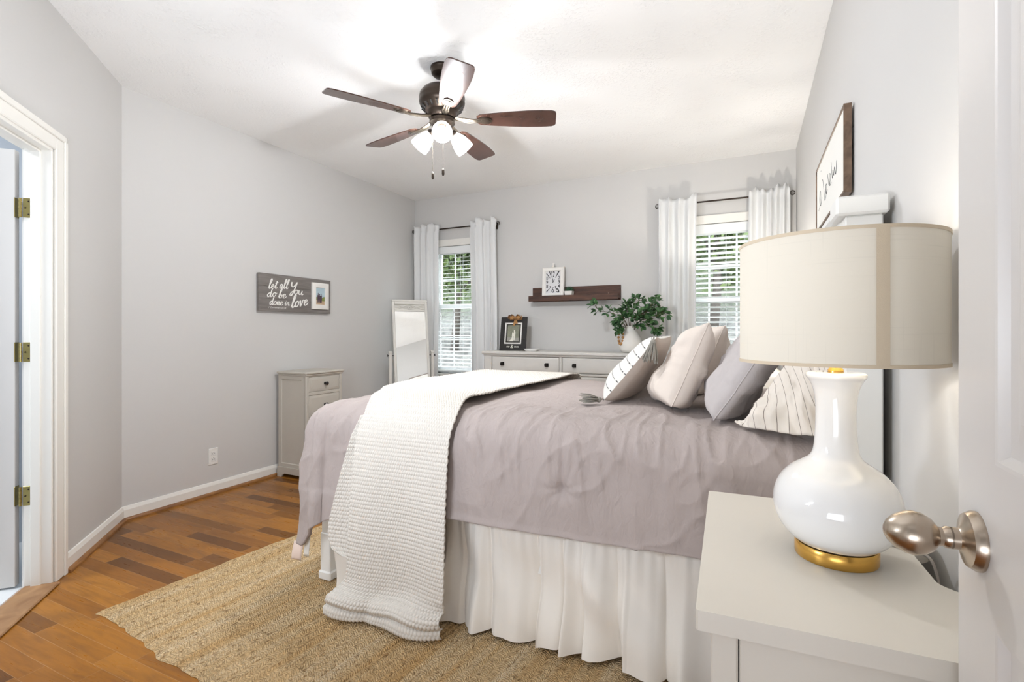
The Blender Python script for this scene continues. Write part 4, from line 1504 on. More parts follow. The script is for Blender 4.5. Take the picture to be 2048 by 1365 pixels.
# vertical seam tape, turned towards the door
m = MB()
sa0, sa1 = R(-78.6), R(-72.0)
m.lathe([(r_ + 0.0006, za_ + 0.002), (r_ + 0.0018, za_ + 0.002), (r_ + 0.0018, zb_ - 0.002), (r_ + 0.0006, zb_ - 0.002)], n=6, a0=sa0, a1=sa1)
m.make('shade_seam', SHADET, shd)
lamp2 = copy_tree(lamp)  # assumed second lamp, hidden from view, lighting the curtains from below
lamp.location = (0.152, 1.164, 0.7502)
lamp2.location = (0.12, 3.89, 0.7502)
lamp2['label'] = 'assumed white ceramic table lamp with drum shade on the window side nightstand'
light('lamp_light', 'POINT', (0.152, 1.164, 1.262), LAMP, (1, 0.955, 0.89), 0.03)
light('assumed_far_lamp_light', 'POINT', (0.12, 3.89, 1.262), FARLAMP, (1, 0.955, 0.89), 0.03)  # light of the assumed, hidden lamp
# the near lamp's flex running over the back edge of the nightstand
cz = 0.7535
pts = catmull([(0.19, 1.25, cz), (0.25, 1.27, cz + 0.002), (0.300, 1.245, cz + 0.001), (0.316, 1.215, 0.748), (0.320, 1.18, 0.70), (0.320, 1.12, 0.62), (0.318, 1.04, 0.52), (0.318, 1.0, 0.40), (0.318, 1.05, 0.12)], 8)
cd = MB().tube([np.array(p) - np.array([0.152, 1.164, 0.7502]) for p in pts], 0.0028, 8).make('cord', CORD, lamp, 180)
m = MB()
m.tube([np.array(p) - np.array([0.152, 1.164, 0.7502]) for p in ((0.236, 1.287, cz + 0.006), (0.262, 1.292, cz + 0.007), (0.282, 1.284, cz + 0.006))], [0.005, 0.010, 0.004], 10)
m.make('cord_switch', BLACKM, cd)

# ================================================================== DRESSER
dx0, dx1, dy0, dy1, dh = -2.415, -0.785, 4.42, 4.842, 1.003
t = thing('dresser', 'long antique white dresser against the window wall with dark knobs', 'dresser', ((dx0 + dx1) / 2, (dy0 + dy1) / 2, 0))
m = MB()
m.box(dx0 - 0.012, dx1 + 0.012, dy0 - 0.012, dy1, dh - 0.028, dh, 0.006)
m.box(dx0, dx1, dy0 + 0.002, dy1, dh - 0.042, dh - 0.027, 0.004)
m.make('top', DRESS, t)
m = MB()
for a, b in ((dx0 + 0.008, dx0 + 0.088), (dx1 - 0.088, dx1 - 0.008)):
    m.box(a, b, dy0 + 0.010, dy0 + 0.09, 0.0, dh - 0.04, 0.004)
    m.box(a, b, dy1 - 0.08, dy1, 0.0, dh - 0.04, 0.004)
    m.box(a - 0.002, b + 0.002, dy0 + 0.006, dy0 + 0.02, dh - 0.205, dh - 0.19, 0.004)
for xx, sg in ((dx0 + 0.012, 1), (dx1 - 0.012, -1)):
    m.box(xx, xx + sg * 0.02, dy0 + 0.05, dy1 - 0.02, 0.1, dh - 0.04)
m.box(dx0 + 0.05, dx1 - 0.05, dy1 - 0.02, dy1 - 0.005, 0.1, dh - 0.04)
zs = [0.955, 0.800, 0.555, 0.310, 0.095]
for z in zs[1:-1]:
    m.box(dx0 + 0.08, dx1 - 0.08, dy0 + 0.008, dy0 + 0.05, z - 0.016, z + 0.006, 0.005)
m.box(dx0 + 0.08, dx1 - 0.08, dy0 + 0.010, dy0 + 0.05, 0.955, 0.962, 0.002)
m.box(dx0 + 0.08, dx1 - 0.08, dy0 + 0.010, dy0 + 0.05, 0.06, 0.095, 0.004)
xm = (dx0 + dx1) / 2
m.box(xm - 0.012, xm + 0.012, dy0 + 0.012, dy0 + 0.06, 0.09, 0.96, 0.003)
m.make('carcass', DRESS, t)
MB().box(dx0 + 0.06, dx1 - 0.06, dy0 + 0.032, dy0 + 0.044, 0.09, 0.958).make('recess', DARKGAP, t)
for i in range(4):
    for (a, b) in ((dx0 + 0.093, xm - 0.016), (xm + 0.016, dx1 - 0.093)):
        z1, z0 = zs[i] - 0.004 - (0.016 if i else 0), zs[i + 1] + 0.010
        m = MB()
        m.box(a, b, dy0 + 0.016, dy0 + 0.036, z0, z1, 0.004)
        m.rings(lambda u, v, d: (u, dy0 + 0.016 - d, v), a + 0.004, b - 0.004, z0 + 0.004, z1 - 0.004, [(0, 0), (0.006, 0.004), (0.014, 0.0045)])
        dr = m.make('drawer', DRESS, t)
        for xx in ((a + 0.12, b - 0.12)):
            zc_ = (z0 + z1) / 2
            m = MB()
            m.box(xx - 0.018, xx + 0.018, dy0 + 0.006, dy0 + 0.013, zc_ - 0.018, zc_ + 0.018, 0.003)
            m.box(xx - 0.006, xx + 0.006, dy0 - 0.008, dy0 + 0.008, zc_ - 0.006, zc_ + 0.006)
            m.box(xx - 0.015, xx + 0.015, dy0 - 0.020, dy0 - 0.007, zc_ - 0.015, zc_ + 0.015, 0.005)
            m.make('knob', BLACKM, dr)

# ================================================================== CHEST BY THE LEFT WALL
cx0, cx1, cy0, cy1, ch = XL + 0.037, -3.215, 2.935, 3.325, 0.868
t = thing('drawer_chest', 'narrow taupe four drawer chest against the long grey wall', 'chest of drawers', ((cx0 + cx1) / 2, (cy0 + cy1) / 2, 0))
m = MB()
m.box(cx0 - 0.006, cx1 + 0.016, cy0 - 0.016, cy1 + 0.016, ch - 0.020, ch, 0.006)
m.box(cx0, cx1 + 0.008, cy0 - 0.008, cy1 + 0.008, ch - 0.034, ch - 0.019, 0.005)
m.make('top', TAUPE, t)
m = MB()
m.box(cx1 - 0.025, cx1, cy0, cy0 + 0.028, 0.08, ch - 0.033, 0.003)
m.box(cx1 - 0.025, cx1, cy1 - 0.028, cy1, 0.08, ch - 0.033, 0.003)
m.box(cx0, cx1 - 0.06, cy0 + 0.012, cy1 - 0.012, 0.08, ch - 0.033)
for z0, z1 in ((0.825, 0.836), (0.676, 0.702), (0.475, 0.500), (0.274, 0.296), (0.078, 0.098)):
    m.box(cx1 - 0.06, cx1 - 0.001, cy0 + 0.026, cy1 - 0.026, z0, z1, 0.003)
for yy, sg in ((cy0, 1), (cy1, -1)):
    m.rings(lambda u, v, d: (u, yy + sg * d, v), cx0, cx1 - 0.0255, 0.08, ch - 0.034, [(0, 0), (0.030, 0), (0.036, 0.007), (0.05, 0.007)])
m.make('carcass', TAUPE, t)
MB().box(cx1 - 0.062, cx1 - 0.030, cy0 + 0.02, cy1 - 0.02, 0.085, ch - 0.036).make('recess', DARKGAP, t)


def bracket(L_, a=0.05, hgt=0.082, cut=0.030):
    """base board with a cut-out and curved feet, as (u,v)"""
    c_ = [(a, 0), (a + 0.008, cut * 0.6), (a + 0.02, cut * 0.75), (a + 0.03, cut)]
    return [(0, 0)] + c_ + [(L_ - u, v) for u, v in c_[::-1]] + [(L_, 0), (L_, hgt - 0.008), (L_, hgt), (0, hgt)]


m = MB()
m.prism(bracket(cx1 - cx0 + 0.012), lambda u, v, d: (cx0 + u, cy0 - 0.012 + d, v), 0, 0.016)
m.prism(bracket(cx1 - cx0 + 0.012), lambda u, v, d: (cx0 + u, cy1 + 0.012 - d, v), 0, 0.016)
m.prism(bracket(cy1 - cy0 + 0.024), lambda u, v, d: (cx1 + 0.012 - d, cy0 - 0.012 + u, v), 0, 0.016)
m.make('base', TAUPE, t)
for z0, z1 in ((0.705, 0.822), (0.503, 0.673), (0.299, 0.472), (0.101, 0.271)):
    m = MB()
    z0, z1 = z0 - 0.0012, z1 + 0.0012
    m.box(cx1 - 0.034, cx1 - 0.004, cy0 + 0.0298, cy1 - 0.0298, z0, z1, 0.002)
    m.rings(lambda u, v, d: (cx1 - 0.004 + d, u, v), cy0 + 0.033, cy1 - 0.033, z0 + 0.002, z1 - 0.002, [(0, -0.001), (0.002, 0.0005), (0.008, 0.0007), (0.016, 0.005), (0.024, 0.005)])
    dr = m.make('drawer', TAUPE, t)
    MB().lathe([(0.0001, 0), (0.012, 0.0), (0.012, 0.003), (0.006, 0.006), (0.006, 0.014), (0.015, 0.020), (0.0155, 0.028), (0.010, 0.033), (0.0001, 0.034)],
               (cx1 + 0.0005, (cy0 + cy1) / 2, (z0 + z1) / 2), 20, Matrix.Rotation(R(90), 3, 'Y')).make('knob', BLACKM, dr)

# ================================================================== CHEVAL MIRROR
mc = Vector((-3.19, 4.29, 0))
MYAW = R(25.35 + 23)         # local +x to the viewer's right, -y towards the viewer
Mz = Matrix.Translation(mc) @ Matrix.Rotation(MYAW, 4, 'Z')
t = thing('standing_mirror', 'tall white framed standing mirror tilted back on its stand by the corner', 'mirror', tuple(mc))
PZ, HW = 0.95, 0.185
m = MB()
for sx in (-1, 1):
    x = sx * (HW + 0.034)
    m.box(x - 0.015, x + 0.015, -0.018, 0.018, 0.0, PZ + 0.03, 0.003)
    m.box(x - 0.019, x + 0.019, -0.022, 0.022, PZ + 0.025, PZ + 0.045, 0.004)
    m.prism([(-0.19, 0), (-0.15, 0), (-0.10, 0.03), (0.10, 0.03), (0.15, 0), (0.19, 0), (0.19, 0.022), (0.12, 0.06), (0.03, 0.10), (-0.03, 0.10), (-0.12, 0.06), (-0.19, 0.022)],
            lambda u, v, d: (x + d, u, v), -0.0145, 0.0145)
m.box(-HW - 0.03, HW + 0.03, -0.010, 0.010, 0.10, 0.15, 0.003)
m.xf(Mz).make('stand', MIRF, t)
Mt = Mz @ Matrix.Translation((0, 0, PZ)) @ Matrix.Rotation(R(-12), 4, 'X')
T0, T1 = -0.80, 0.575
m = MB()
fw = 0.026
m.box(-HW, -HW + fw, -0.013, 0.013, T0, T1, 0.004)
m.box(HW - fw, HW, -0.013, 0.013, T0, T1, 0.004)
m.box(-HW - 0.004, HW + 0.004, -0.016, 0.014, T1 - 0.002, T1 + 0.022, 0.005)
m.box(-HW, HW, -0.013, 0.013, T0, T0 + 0.03, 0.004)
m.box(-HW + fw, HW - fw, -0.013, 0.013, T1 - 0.030, T1, 0.003)
m.box(-HW + fw, HW - fw, -0.013, 0.013, T1 - 0.105, T1 - 0.088, 0.003)
m.box(-HW + fw - 0.002, HW - fw + 0.002, 0.002, 0.012, T0, T1)
fr_ = m.xf(Mt).make('frame', MIRF, t)
m = MB()
zc_ = T1 - 0.059
hw2 = HW - fw - 0.006
for sg in (1, -1):
    m.tube([(hw2 * k / 10, -0.006, zc_ + sg * 0.022 * math.cos(PI * k / 10 * 1.0 + 0)) for k in range(-10, 11)], 0.0028, 6)
m.tube([(0, -0.006, zc_ + 0.026), (0.03, -0.006, zc_), (0, -0.006, zc_ - 0.026), (-0.03, -0.006, zc_), (0, -0.006, zc_ + 0.026)], 0.003, 6)
m.tube([(-hw2, -0.006, zc_), (-0.03, -0.006, zc_)], 0.0022, 6)
m.tube([(hw2, -0.006, zc_), (0.03, -0.006, zc_)], 0.0022, 6)
m.sphere((0, -0.006, zc_), 0.007, 8)
m.xf(Mt).make('fretwork', MIRF, fr_)
V = [tuple(Mt @ Vector(v)) for v in ((-HW + fw, -0.004, T0 + 0.03), (HW - fw, -0.004, T0 + 0.03), (HW - fw, -0.004, T1 - 0.105), (-HW + fw, -0.004, T1 - 0.105))]
emesh('mirror_glass', V, [(0, 1, 2, 3)], MIRROR, fr_, None)
for sx in (-1, 1):
    m = MB()
    x = sx * (HW + 0.034 + 0.015)
    m.tube([(sx * (HW - 0.004), 0, PZ), (x + sx * 0.012, 0, PZ)], 0.004, 8)
    m.tube([(x + sx * 0.012 + 0.0 * k, 0.011 * math.cos(k), PZ + 0.011 * math.sin(k)) for k in np.linspace(0, 2 * PI, 13)], 0.0028, 6)
    m.xf(Mz).make('pivot_knob', BLACKM, t)


# ================================================================== HAND LETTERING (brush strokes)
GL = {
    'l': ([[(0, .2), (.3, 1.0), (.55, 1.9), (.45, 2.25), (.28, 1.85), (.18, .8), (.22, .12), (.38, 0), (.62, .3)]], .58),
    'e': ([[(0, .35), (.32, .5), (.5, .8), (.34, 1.0), (.12, .72), (.12, .28), (.3, 0), (.55, .12), (.74, .42)]], .70),
    't': ([[(0, .3), (.28, 1.2), (.38, 1.75), (.28, 1.0), (.24, .3), (.36, 0), (.62, .3)], [(0, 1.22), (.72, 1.42)]], .60),
    'a': ([[(.6, .88), (.38, 1.0), (.12, .66), (.12, .2), (.3, 0), (.5, .3), (.62, .95), (.58, .3), (.7, 0), (.92, .3)]], .86),
    'Y': ([[(0, 2.1), (.05, 1.4), (.3, 1.1), (.62, 1.5), (.9, 2.15)], [(.9, 2.15), (.72, 1.0), (.45, -.3), (.2, -.75), (.05, -.5), (.3, .1), (.75, .35)]], .95),
    'o': ([[(.42, 1.0), (.14, .78), (.1, .25), (.32, 0), (.58, .25), (.6, .75), (.42, 1.0), (.56, .8), (.82, .85)]], .76),
    'u': ([[(0, .8), (.08, .95), (.1, .3), (.28, 0), (.5, .25), (.62, .95), (.6, .3), (.72, 0), (.94, .3)]], .88),
    'd': ([[(.56, .85), (.38, 1.0), (.1, .6), (.12, .15), (.3, 0), (.5, .4), (.66, 1.5), (.72, 2.2), (.6, 1.0), (.6, .2), (.72, 0), (.94, .3)]], .88),
    'b': ([[(0, .3), (.32, 1.3), (.48, 2.1), (.36, 2.3), (.2, 1.6), (.14, .5), (.2, .05), (.42, 0), (.62, .35), (.54, .8), (.34, .8), (.5, .68), (.85, .8)]], .82),
    'n': ([[(0, .3), (.12, .95), (.12, 0)], [(.12, .4), (.34, .95), (.5, .85), (.5, .2), (.62, 0), (.86, .3)]], .80),
    'i': ([[(0, .4), (.18, .95), (.16, .3), (.28, 0), (.5, .3)], [(.22, 1.35), (.25, 1.5)]], .46),
    'v': ([[(0, .75), (.1, .95), (.24, 0), (.44, .5), (.52, 1.0), (.82, .88)]], .74),
}


def ribbon(mb, pts, w, fn, d=0.0012):
    """flat raised stroke; pts in (u,v); fn(u,v,d)->xyz"""
    p = np.array(catmull([(a, b, 0) for a, b in pts], 6))[:, :2]
    n = len(p)
    tg = np.gradient(p, axis=0)
    tg /= np.linalg.norm(tg, axis=1, keepdims=True) + 1e-9
    nm = np.stack([-tg[:, 1], tg[:, 0]], 1)
    ww = w * (0.62 + 0.55 * np.clip(-tg[:, 1], 0, 1) + 0.15 * np.clip(tg[:, 1], 0, 1))
    ww[0] *= 0.5
    ww[-1] *= 0.35
    L_ = p + nm * ww[:, None] / 2
    R__ = p - nm * ww[:, None] / 2
    vs = []
    d = d + 0.00006 * (len(mb.V) % 977 % 7)
    for i in range(n):
        di = d + 0.0005 * i / n
        vs += [fn(*L_[i], di), fn(*R__[i], di), fn(*L_[i], 0), fn(*R__[i], 0)]
    fs = []
    for i in range(n - 1):
        a, b = 4 * i, 4 * i + 4
        fs += [(a, a + 1, b + 1, b), (a, b, b + 2, a + 2), (a + 1, a + 3, b + 3, b + 1)]
    mb.add(vs, fs)


def write(mb, word, u, v, width, xh, fn, wt, rise=0.0, slant=0.22):
    tot = sum(GL[c][1] for c in word)
    k = width / tot
    for c in word:
        for st in GL[c][0]:
            ribbon(mb, [(u + (a * k) + slant * b * xh, v + b * xh + rise * a * k) for a, b in st], wt, fn)
        u += GL[c][1] * k
        v += GL[c][1] * k * rise


# ================================================================== THINGS ON THE WALLS
# plaque on the long wall: local u to the right, v up
py0, pz0, pw, phh = 2.755, 1.362, 0.755, 0.307
pf = lambda u, v, d: (XL + 0.034 + d, py0 + u, pz0 + v)
t = thing('wall_plaque', 'grey wooden plaque with white brush lettering about love and a small framed photo', 'wall sign', (XL, py0 + pw / 2, pz0))
m = MB()
for k in range(3):
    m.box(XL + 0.014, XL + 0.034, py0, py0 + pw, pz0 + k * phh / 3 + 0.0004, pz0 + (k + 1) * phh / 3 - 0.0004, 0.0012)
m.box(XL + 0.0, XL + 0.015, py0 + 0.03, py0 + 0.06, pz0 + 0.02, pz0 + phh - 0.02)
m.box(XL + 0.0, XL + 0.015, py0 + pw - 0.06, py0 + pw - 0.03, pz0 + 0.02, pz0 + phh - 0.02)
m.make('board', GREYW, t)
m = MB()
Yo, Zo = py0, pz0
for wd, y_, z_, wid, xh, wt, rise in (('let', 2.838, 1.546, 0.085, 0.036, 0.0085, 0.06), ('all', 2.945, 1.556, 0.088, 0.036, 0.0085, 0.02), ('Y', 3.054, 1.532, 0.060, 0.042, 0.0105, 0.0), ('ou', 3.092, 1.520, 0.098, 0.036, 0.0085, -0.05),
                                      ('do', 2.826, 1.477, 0.090, 0.033, 0.008, 0.10), ('be', 2.934, 1.474, 0.078, 0.034, 0.008, 0.05), ('done', 2.850, 1.416, 0.130, 0.030, 0.0075, 0.0), ('in', 2.997, 1.416, 0.052, 0.026, 0.0065, 0.02),
                                      ('love', 3.060, 1.398, 0.180, 0.050, 0.0115, 0.19)):
    write(m, wd, y_ - Yo, z_ - Zo, wid, xh, pf, wt, rise)
m.make('lettering', LETTER, t, None)
tv, tf = text_mesh('1 Corinthians 16:14', 0.0185, 0.35, 'LEFT')
tv[:, 0] *= 0.172 / (tv[:, 0].max() - tv[:, 0].min())
emesh('verse_lettering', [pf(2.838 - Yo + a, 1.388 - Zo + b, 0.0008) for a, b in tv], tf, LETTER, t, None)
fy0, fy1, fz0, fz1 = 3.283 - Yo, 3.476 - Yo, 1.398 - Zo, 1.636 - Zo
m = MB().rings(pf, fy0, fy1, fz0, fz1, [(0, 0.0), (0, 0.014), (0.003, 0.016), (0.041, 0.016), (0.044, 0.006)], cap=False)
fr = m.make('photo_frame', MATTEW, t)
a0, a1, b0, b1 = fy0 + 0.043, fy1 - 0.043, fz0 + 0.043, fz1 - 0.043
SKYP = paint('photo_sky', C(176, 196, 204), 0.3, var=0.06, vscale=30)
SANDP = paint('photo_sand', C(186, 160, 132), 0.3, var=0.15, vscale=60)
GRASP = paint('photo_dune_grass', C(122, 132, 70), 0.3, var=0.35, vscale=80)
FIGP = paint('photo_figures', C(84, 66, 78), 0.3, var=0.7, vscale=110)
bz = b0 + (b1 - b0) * 0.40
ph_o = emesh('photo', [pf(a0, bz, 0.0065), pf(a1, bz, 0.0065), pf(a1, b1, 0.0065), pf(a0, b1, 0.0065)], [(0, 1, 2, 3)], SKYP, fr, None)
emesh('photo_sand', [pf(a0, b0, 0.0065), pf(a1, b0, 0.0065), pf(a1, bz, 0.0065), pf(a0, bz, 0.0065)], [(0, 1, 2, 3)], SANDP, fr, None)
m = MB()
m.prism([(a0, bz - 0.02), (a0 + 0.03, bz - 0.02), (a0 + 0.026, bz + 0.004), (a0 + 0.012, bz + 0.008), (a0, bz + 0.002)], pf, 0.0066, 0.0069)
m.make('photo_dune', GRASP, fr, None)
m = MB()
m.prism([(a1 - 0.04, bz - 0.026), (a1, bz - 0.028), (a1, bz + 0.012), (a1 - 0.016, bz + 0.010), (a1 - 0.03, bz)], pf, 0.0066, 0.0069)
m.make('photo_dune', GRASP, fr, None)
m = MB()
for du, hh in ((0.030, 0.090), (0.047, 0.082), (0.064, 0.086)):
    zb = b0 + 0.016
    u = a0 + du
    m.prism([(u - 0.008, zb), (u - 0.002, zb), (u, zb + 0.03), (u + 0.003, zb), (u + 0.008, zb), (u + 0.010, zb + hh * 0.5), (u + 0.009, zb + hh * 0.75), (u + 0.003, zb + hh * 0.80),
             (u + 0.005, zb + hh * 0.92), (u, zb + hh), (u - 0.005, zb + hh * 0.92), (u - 0.003, zb + hh * 0.80), (u - 0.009, zb + hh * 0.75), (u - 0.010, zb + hh * 0.5)], pf, 0.0070, 0.0073)
m.make('photo_people', FIGP, fr, None)

# framed script print on the headboard wall
iy0, iy1, iz0, iz1 = 2.235, 3.11, 1.715, 2.048
qf = lambda u, v, d: (XR - 0.008 - d, iy1 - u, iz0 + v)
t = thing('framed_print', 'wood framed white print with thin black script on the headboard wall', 'picture', (XR, (iy0 + iy1) / 2, iz0))
m = MB().rings(qf, 0, iy1 - iy0, 0, iz1 - iz0, [(0.012, 0.0), (0, 0.0), (0, 0.026), (0.009, 0.026), (0.010, 0.022)], cap=False)
m.make('frame', PICW, t)
MB().box(XR - 0.030, XR - 0.010, iy0 + 0.009, iy1 - 0.009, iz0 + 0.009, iz1 - 0.009).make('canvas', LETTER, t)
q2 = lambda u, v, d: (XR - 0.0303 - d, iy1 - u, iz0 + v)
m = MB()
IW = iy1 - iy0
for pts in ([(.10, .08), (.16, .10), (.20, .13), (.17, .17), (.14, .13), (.19, .09), (.25, .12)], [(.24, .21), (.29, .19), (.33, .13), (.37, .08), (.42, .10), (.44, .14), (.40, .14), (.42, .10), (.47, .11)],
            [(.47, .18), (.52, .12), (.56, .12), (.58, .15), (.54, .16), (.55, .11), (.61, .11)], [(.60, .20), (.64, .12), (.66, .15), (.69, .12), (.71, .15), (.75, .11), (.78, .16)], [(.20, .26), (.205, .262), (.21, .26)]):
    ribbon(m, [(a * IW, b + 0.02) for a, b in pts], 0.003, q2, 0.0005)
m.make('script_lettering', INK, t, None)
m = MB()
m.tube([(XR - 0.004, iy0 + 0.004, iz1 - 0.09), (XR - 0.003, iy0 + 0.08, iz1 - 0.07)], 0.0015, 5)
m.make('hanging_wire', BLACKM, t)
for yy in (iy0 + 0.03, iy1 - 0.045):
    MB().box(XR - 0.0085, XR - 0.0005, yy, yy + 0.015, iz1 - 0.16, iz1 - 0.13).make('hanger', BLACKM, t)

# wall outlet
oy, oz = 2.398, 0.278
t = thing('wall_outlet', 'white duplex electrical outlet low on the long grey wall', 'outlet', (XL, oy, oz))
m = MB().box(XL, XL + 0.006, oy - 0.036, oy + 0.036, oz - 0.060, oz + 0.060, 0.003)
m.make('cover_plate', PLASTIC, t)
for dz in (-0.021, 0.021):
    m = MB().box(XL + 0.004, XL + 0.0085, oy - 0.017, oy + 0.017, oz + dz - 0.015, oz + dz + 0.015, 0.003)
    sck = m.make('socket', PLASTIC, t)
    m = MB()
    m.box(XL + 0.0083, XL + 0.0088, oy - 0.008, oy - 0.0055, oz + dz - 0.007, oz + dz + 0.005)
    m.box(XL + 0.0083, XL + 0.0088, oy + 0.0055, oy + 0.008, oz + dz - 0.006, oz + dz + 0.004)
    m.box(XL + 0.0083, XL + 0.0088, oy - 0.0025, oy + 0.0025, oz + dz + 0.007, oz + dz + 0.012)
    m.make('slot', DARK, sck)

# floating shelf
sx0, sx1 = -2.055, -1.132
t = thing('wall_shelf', 'dark walnut picture ledge shelf on the window wall above the dresser', 'shelf', ((sx0 + sx1) / 2, YB, 1.50))
MB().box(sx0, sx1, YB - 0.02, YB, 1.505, 1.652, 0.002).make('back_board', SHELFW, t)
MB().box(sx0, sx1, YB - 0.115, YB - 0.019, 1.522, 1.542, 0.002).make('ledge', SHELFW, t)
MB().box(sx0, sx1, YB - 0.133, YB - 0.114, 1.505, 1.560, 0.002).make('front_lip', SHELFW, t)
LZ = 1.542

# clock, leaning on the ledge
ck0, ck1, cz0, cz1 = -1.925, -1.692, LZ, 1.848
tilt = R(3)
cyb = YB - 0.080
kf = lambda u, v, d: (ck0 + u, cyb + v * math.sin(tilt) - d * math.cos(tilt), cz0 + v * math.cos(tilt) + d * math.sin(tilt) + 0.002)
cw, chh = ck1 - ck0, cz1 - cz0
t = thing('shelf_clock', 'white distressed rectangular clock with large black numerals on the walnut shelf', 'clock', ((ck0 + ck1) / 2, cyb, LZ))
m = MB()
m.rings(kf, 0, cw, 0, chh, [(0.012, -0.020), (0.0, -0.018), (0, 0.006), (0.006, 0.012), (0.012, 0.009), (0.018, 0.009), (0.024, 0.012), (0.034, 0.010), (0.040, 0.000)], cap=False)
m.prism([(0.01, 0.01), (cw - 0.01, 0.01), (cw - 0.01, chh - 0.01), (0.01, chh - 0.01)], kf, -0.020, -0.004)
m.make('case', MATTEW, t)
m = MB()
u = cw / 2
m.lathe([(0.0001, -0.006), (0.020, -0.004), (0.020, 0.0), (0.009, 0.006), (0.006, 0.024), (0.0095, 0.028), (0.0095, 0.036), (0.006, 0.042), (0.0001, 0.044)], kf(u, chh, 0), 16)
m.tube([(kf(u, chh + 0.03, 0)[0], kf(u, chh, 0)[1], kf(u, chh + 0.036, 0)[2]), (kf(u + 0.016, chh, 0)[0], kf(u, chh, 0)[1] - 0.004, kf(u, chh + 0.036, 0)[2])], 0.003, 6)
m.make('finial', MATTEW, t)
FACE = paint('clock_face', C(216, 215, 216), 0.5, var=0.06, vscale=40)
a0, a1, b0, b1 = 0.039, cw - 0.039, 0.039, chh - 0.039
fc_ = emesh('dial', [kf(a0, b0, 0), kf(a1, b0, 0), kf(a1, b1, 0), kf(a0, b1, 0)], [(0, 1, 2, 3)], FACE, t, None)
ua, va = (a0 + a1) / 2, (b0 + b1) / 2 + 0.004
hw_, hh_ = (a1 - a0) / 2 - 0.004, (b1 - b0) / 2 - 0.005
NV, NF = [], []
inn = 0.050
for hr in range(1, 13):
    th = R(90 - 30 * hr)
    tv, tf = text_mesh(str(hr), 1.0, 0.0, 'CENTER', 0.018)
    tv = tv.copy()
    lo, hi = tv.min(0), tv.max(0)
    tv = (tv - (lo + hi) / 2) / (hi - lo)          # -0.5..0.5
    half = R(3.0 if hr == 1 else 11.5 if hr >= 10 else 9.0)
    for a, b in tv:
        upside = 1 if math.sin(th) > -0.3 else -1
        fr2 = 0.5 + b * upside
        an = th - upside * a * 2 * half
        # radius out to the rectangle
        ro = min(hw_ / max(1e-6, abs(math.cos(an))), hh_ / max(1e-6, abs(math.sin(an))))
        ro = min(ro, math.hypot(hw_, hh_) * 0.97)
        rr_ = inn + (ro - inn) * fr2
        if abs(math.cos(th)) > 0.8:
            # side numerals stand upright in the narrow margin
            uu = ua + (1 if math.cos(th) > 0 else -1) * (hw_ - 0.010) + a * 0.020
            v2 = va + math.tan(th) * hw_ * 0.98 * (1 if math.cos(th) > 0 else -1) + b * 0.036
        else:
            uu, v2 = ua + rr_ * math.cos(an), va + rr_ * math.sin(an)
        NV.append(kf(uu, v2, 0.0006))
    n0 = len(NV) - len(tv)
    NF += [tuple(i + n0 for i in f) for f in tf]
emesh('numerals', NV, NF, INK, fc_, None)
for ang, ln, w_, nm in ((97, 0.046, 0.0045, 'minute_hand'), (58, 0.036, 0.006, 'hour_hand')):
    a = R(ang)
    dv, nn = np.array([math.cos(a), math.sin(a)]), np.array([-math.sin(a), math.cos(a)])
    o0 = np.array([ua, va])
    pl = [o0 - dv * 0.008 + nn * w_ * 0.5, o0 - dv * 0.008 - nn * w_ * 0.5, o0 + dv * ln * 0.6 - nn * w_ * 0.6, o0 + dv * ln, o0 + dv * ln * 0.6 + nn * w_ * 0.6]
    MB().prism([tuple(p) for p in pl], kf, 0.0012, 0.0022).make(nm, INK, fc_, None)

# little succulent
pcx, pcy = -1.637, YB - 0.068
t = thing('potted_succulent', 'tiny dark green succulent in a square white pot beside the clock', 'potted plant', (pcx, pcy, LZ))
m = MB()
w0, w1 = 0.031, 0.040
m.add([(pcx + a * w0, pcy + b * w0, LZ) for a, b in ((-1, -1), (1, -1), (1, 1), (-1, 1))] + [(pcx + a * w1, pcy + b * w1, LZ + 0.060) for a, b in ((-1, -1), (1, -1), (1, 1), (-1, 1))]
      + [(pcx + a * (w1 - .004), pcy + b * (w1 - .004), LZ + 0.060) for a, b in ((-1, -1), (1, -1), (1, 1), (-1, 1))] + [(pcx + a * (w1 - .005), pcy + b * (w1 - .005), LZ + 0.052) for a, b in ((-1, -1), (1, -1), (1, 1), (-1, 1))],
      [(0, 3, 2, 1)] + [(4 * k + i, 4 * k + (i + 1) % 4, 4 * k + 4 + (i + 1) % 4, 4 * k + 4 + i) for k in range(3) for i in range(4)] + [(12, 13, 14, 15)])
m.make('pot', MATTEW, t)
m = MB()
rnd = random.Random(3)
for k in range(34):
    a = k * 2.399
    el = R(12 + 74 * (k / 34))
    ln = 0.058 - 0.012 * (k / 34)
    d = Vector((math.cos(a) * math.cos(el), math.sin(a) * math.cos(el) * 0.75, math.sin(el)))
    p0 = Vector((pcx, pcy, LZ + 0.053))
    m.tube([p0, p0 + d * ln * 0.4, p0 + d * ln * 0.75 + Vector((0, 0, 0.004)), p0 + d * ln + Vector((0, 0, 0.010))], [0.003, 0.0075, 0.005, 0.0006], 6)
m.make('leaves', SUCC, t, 180)

# ================================================================== ON THE DRESSER
DT = dh
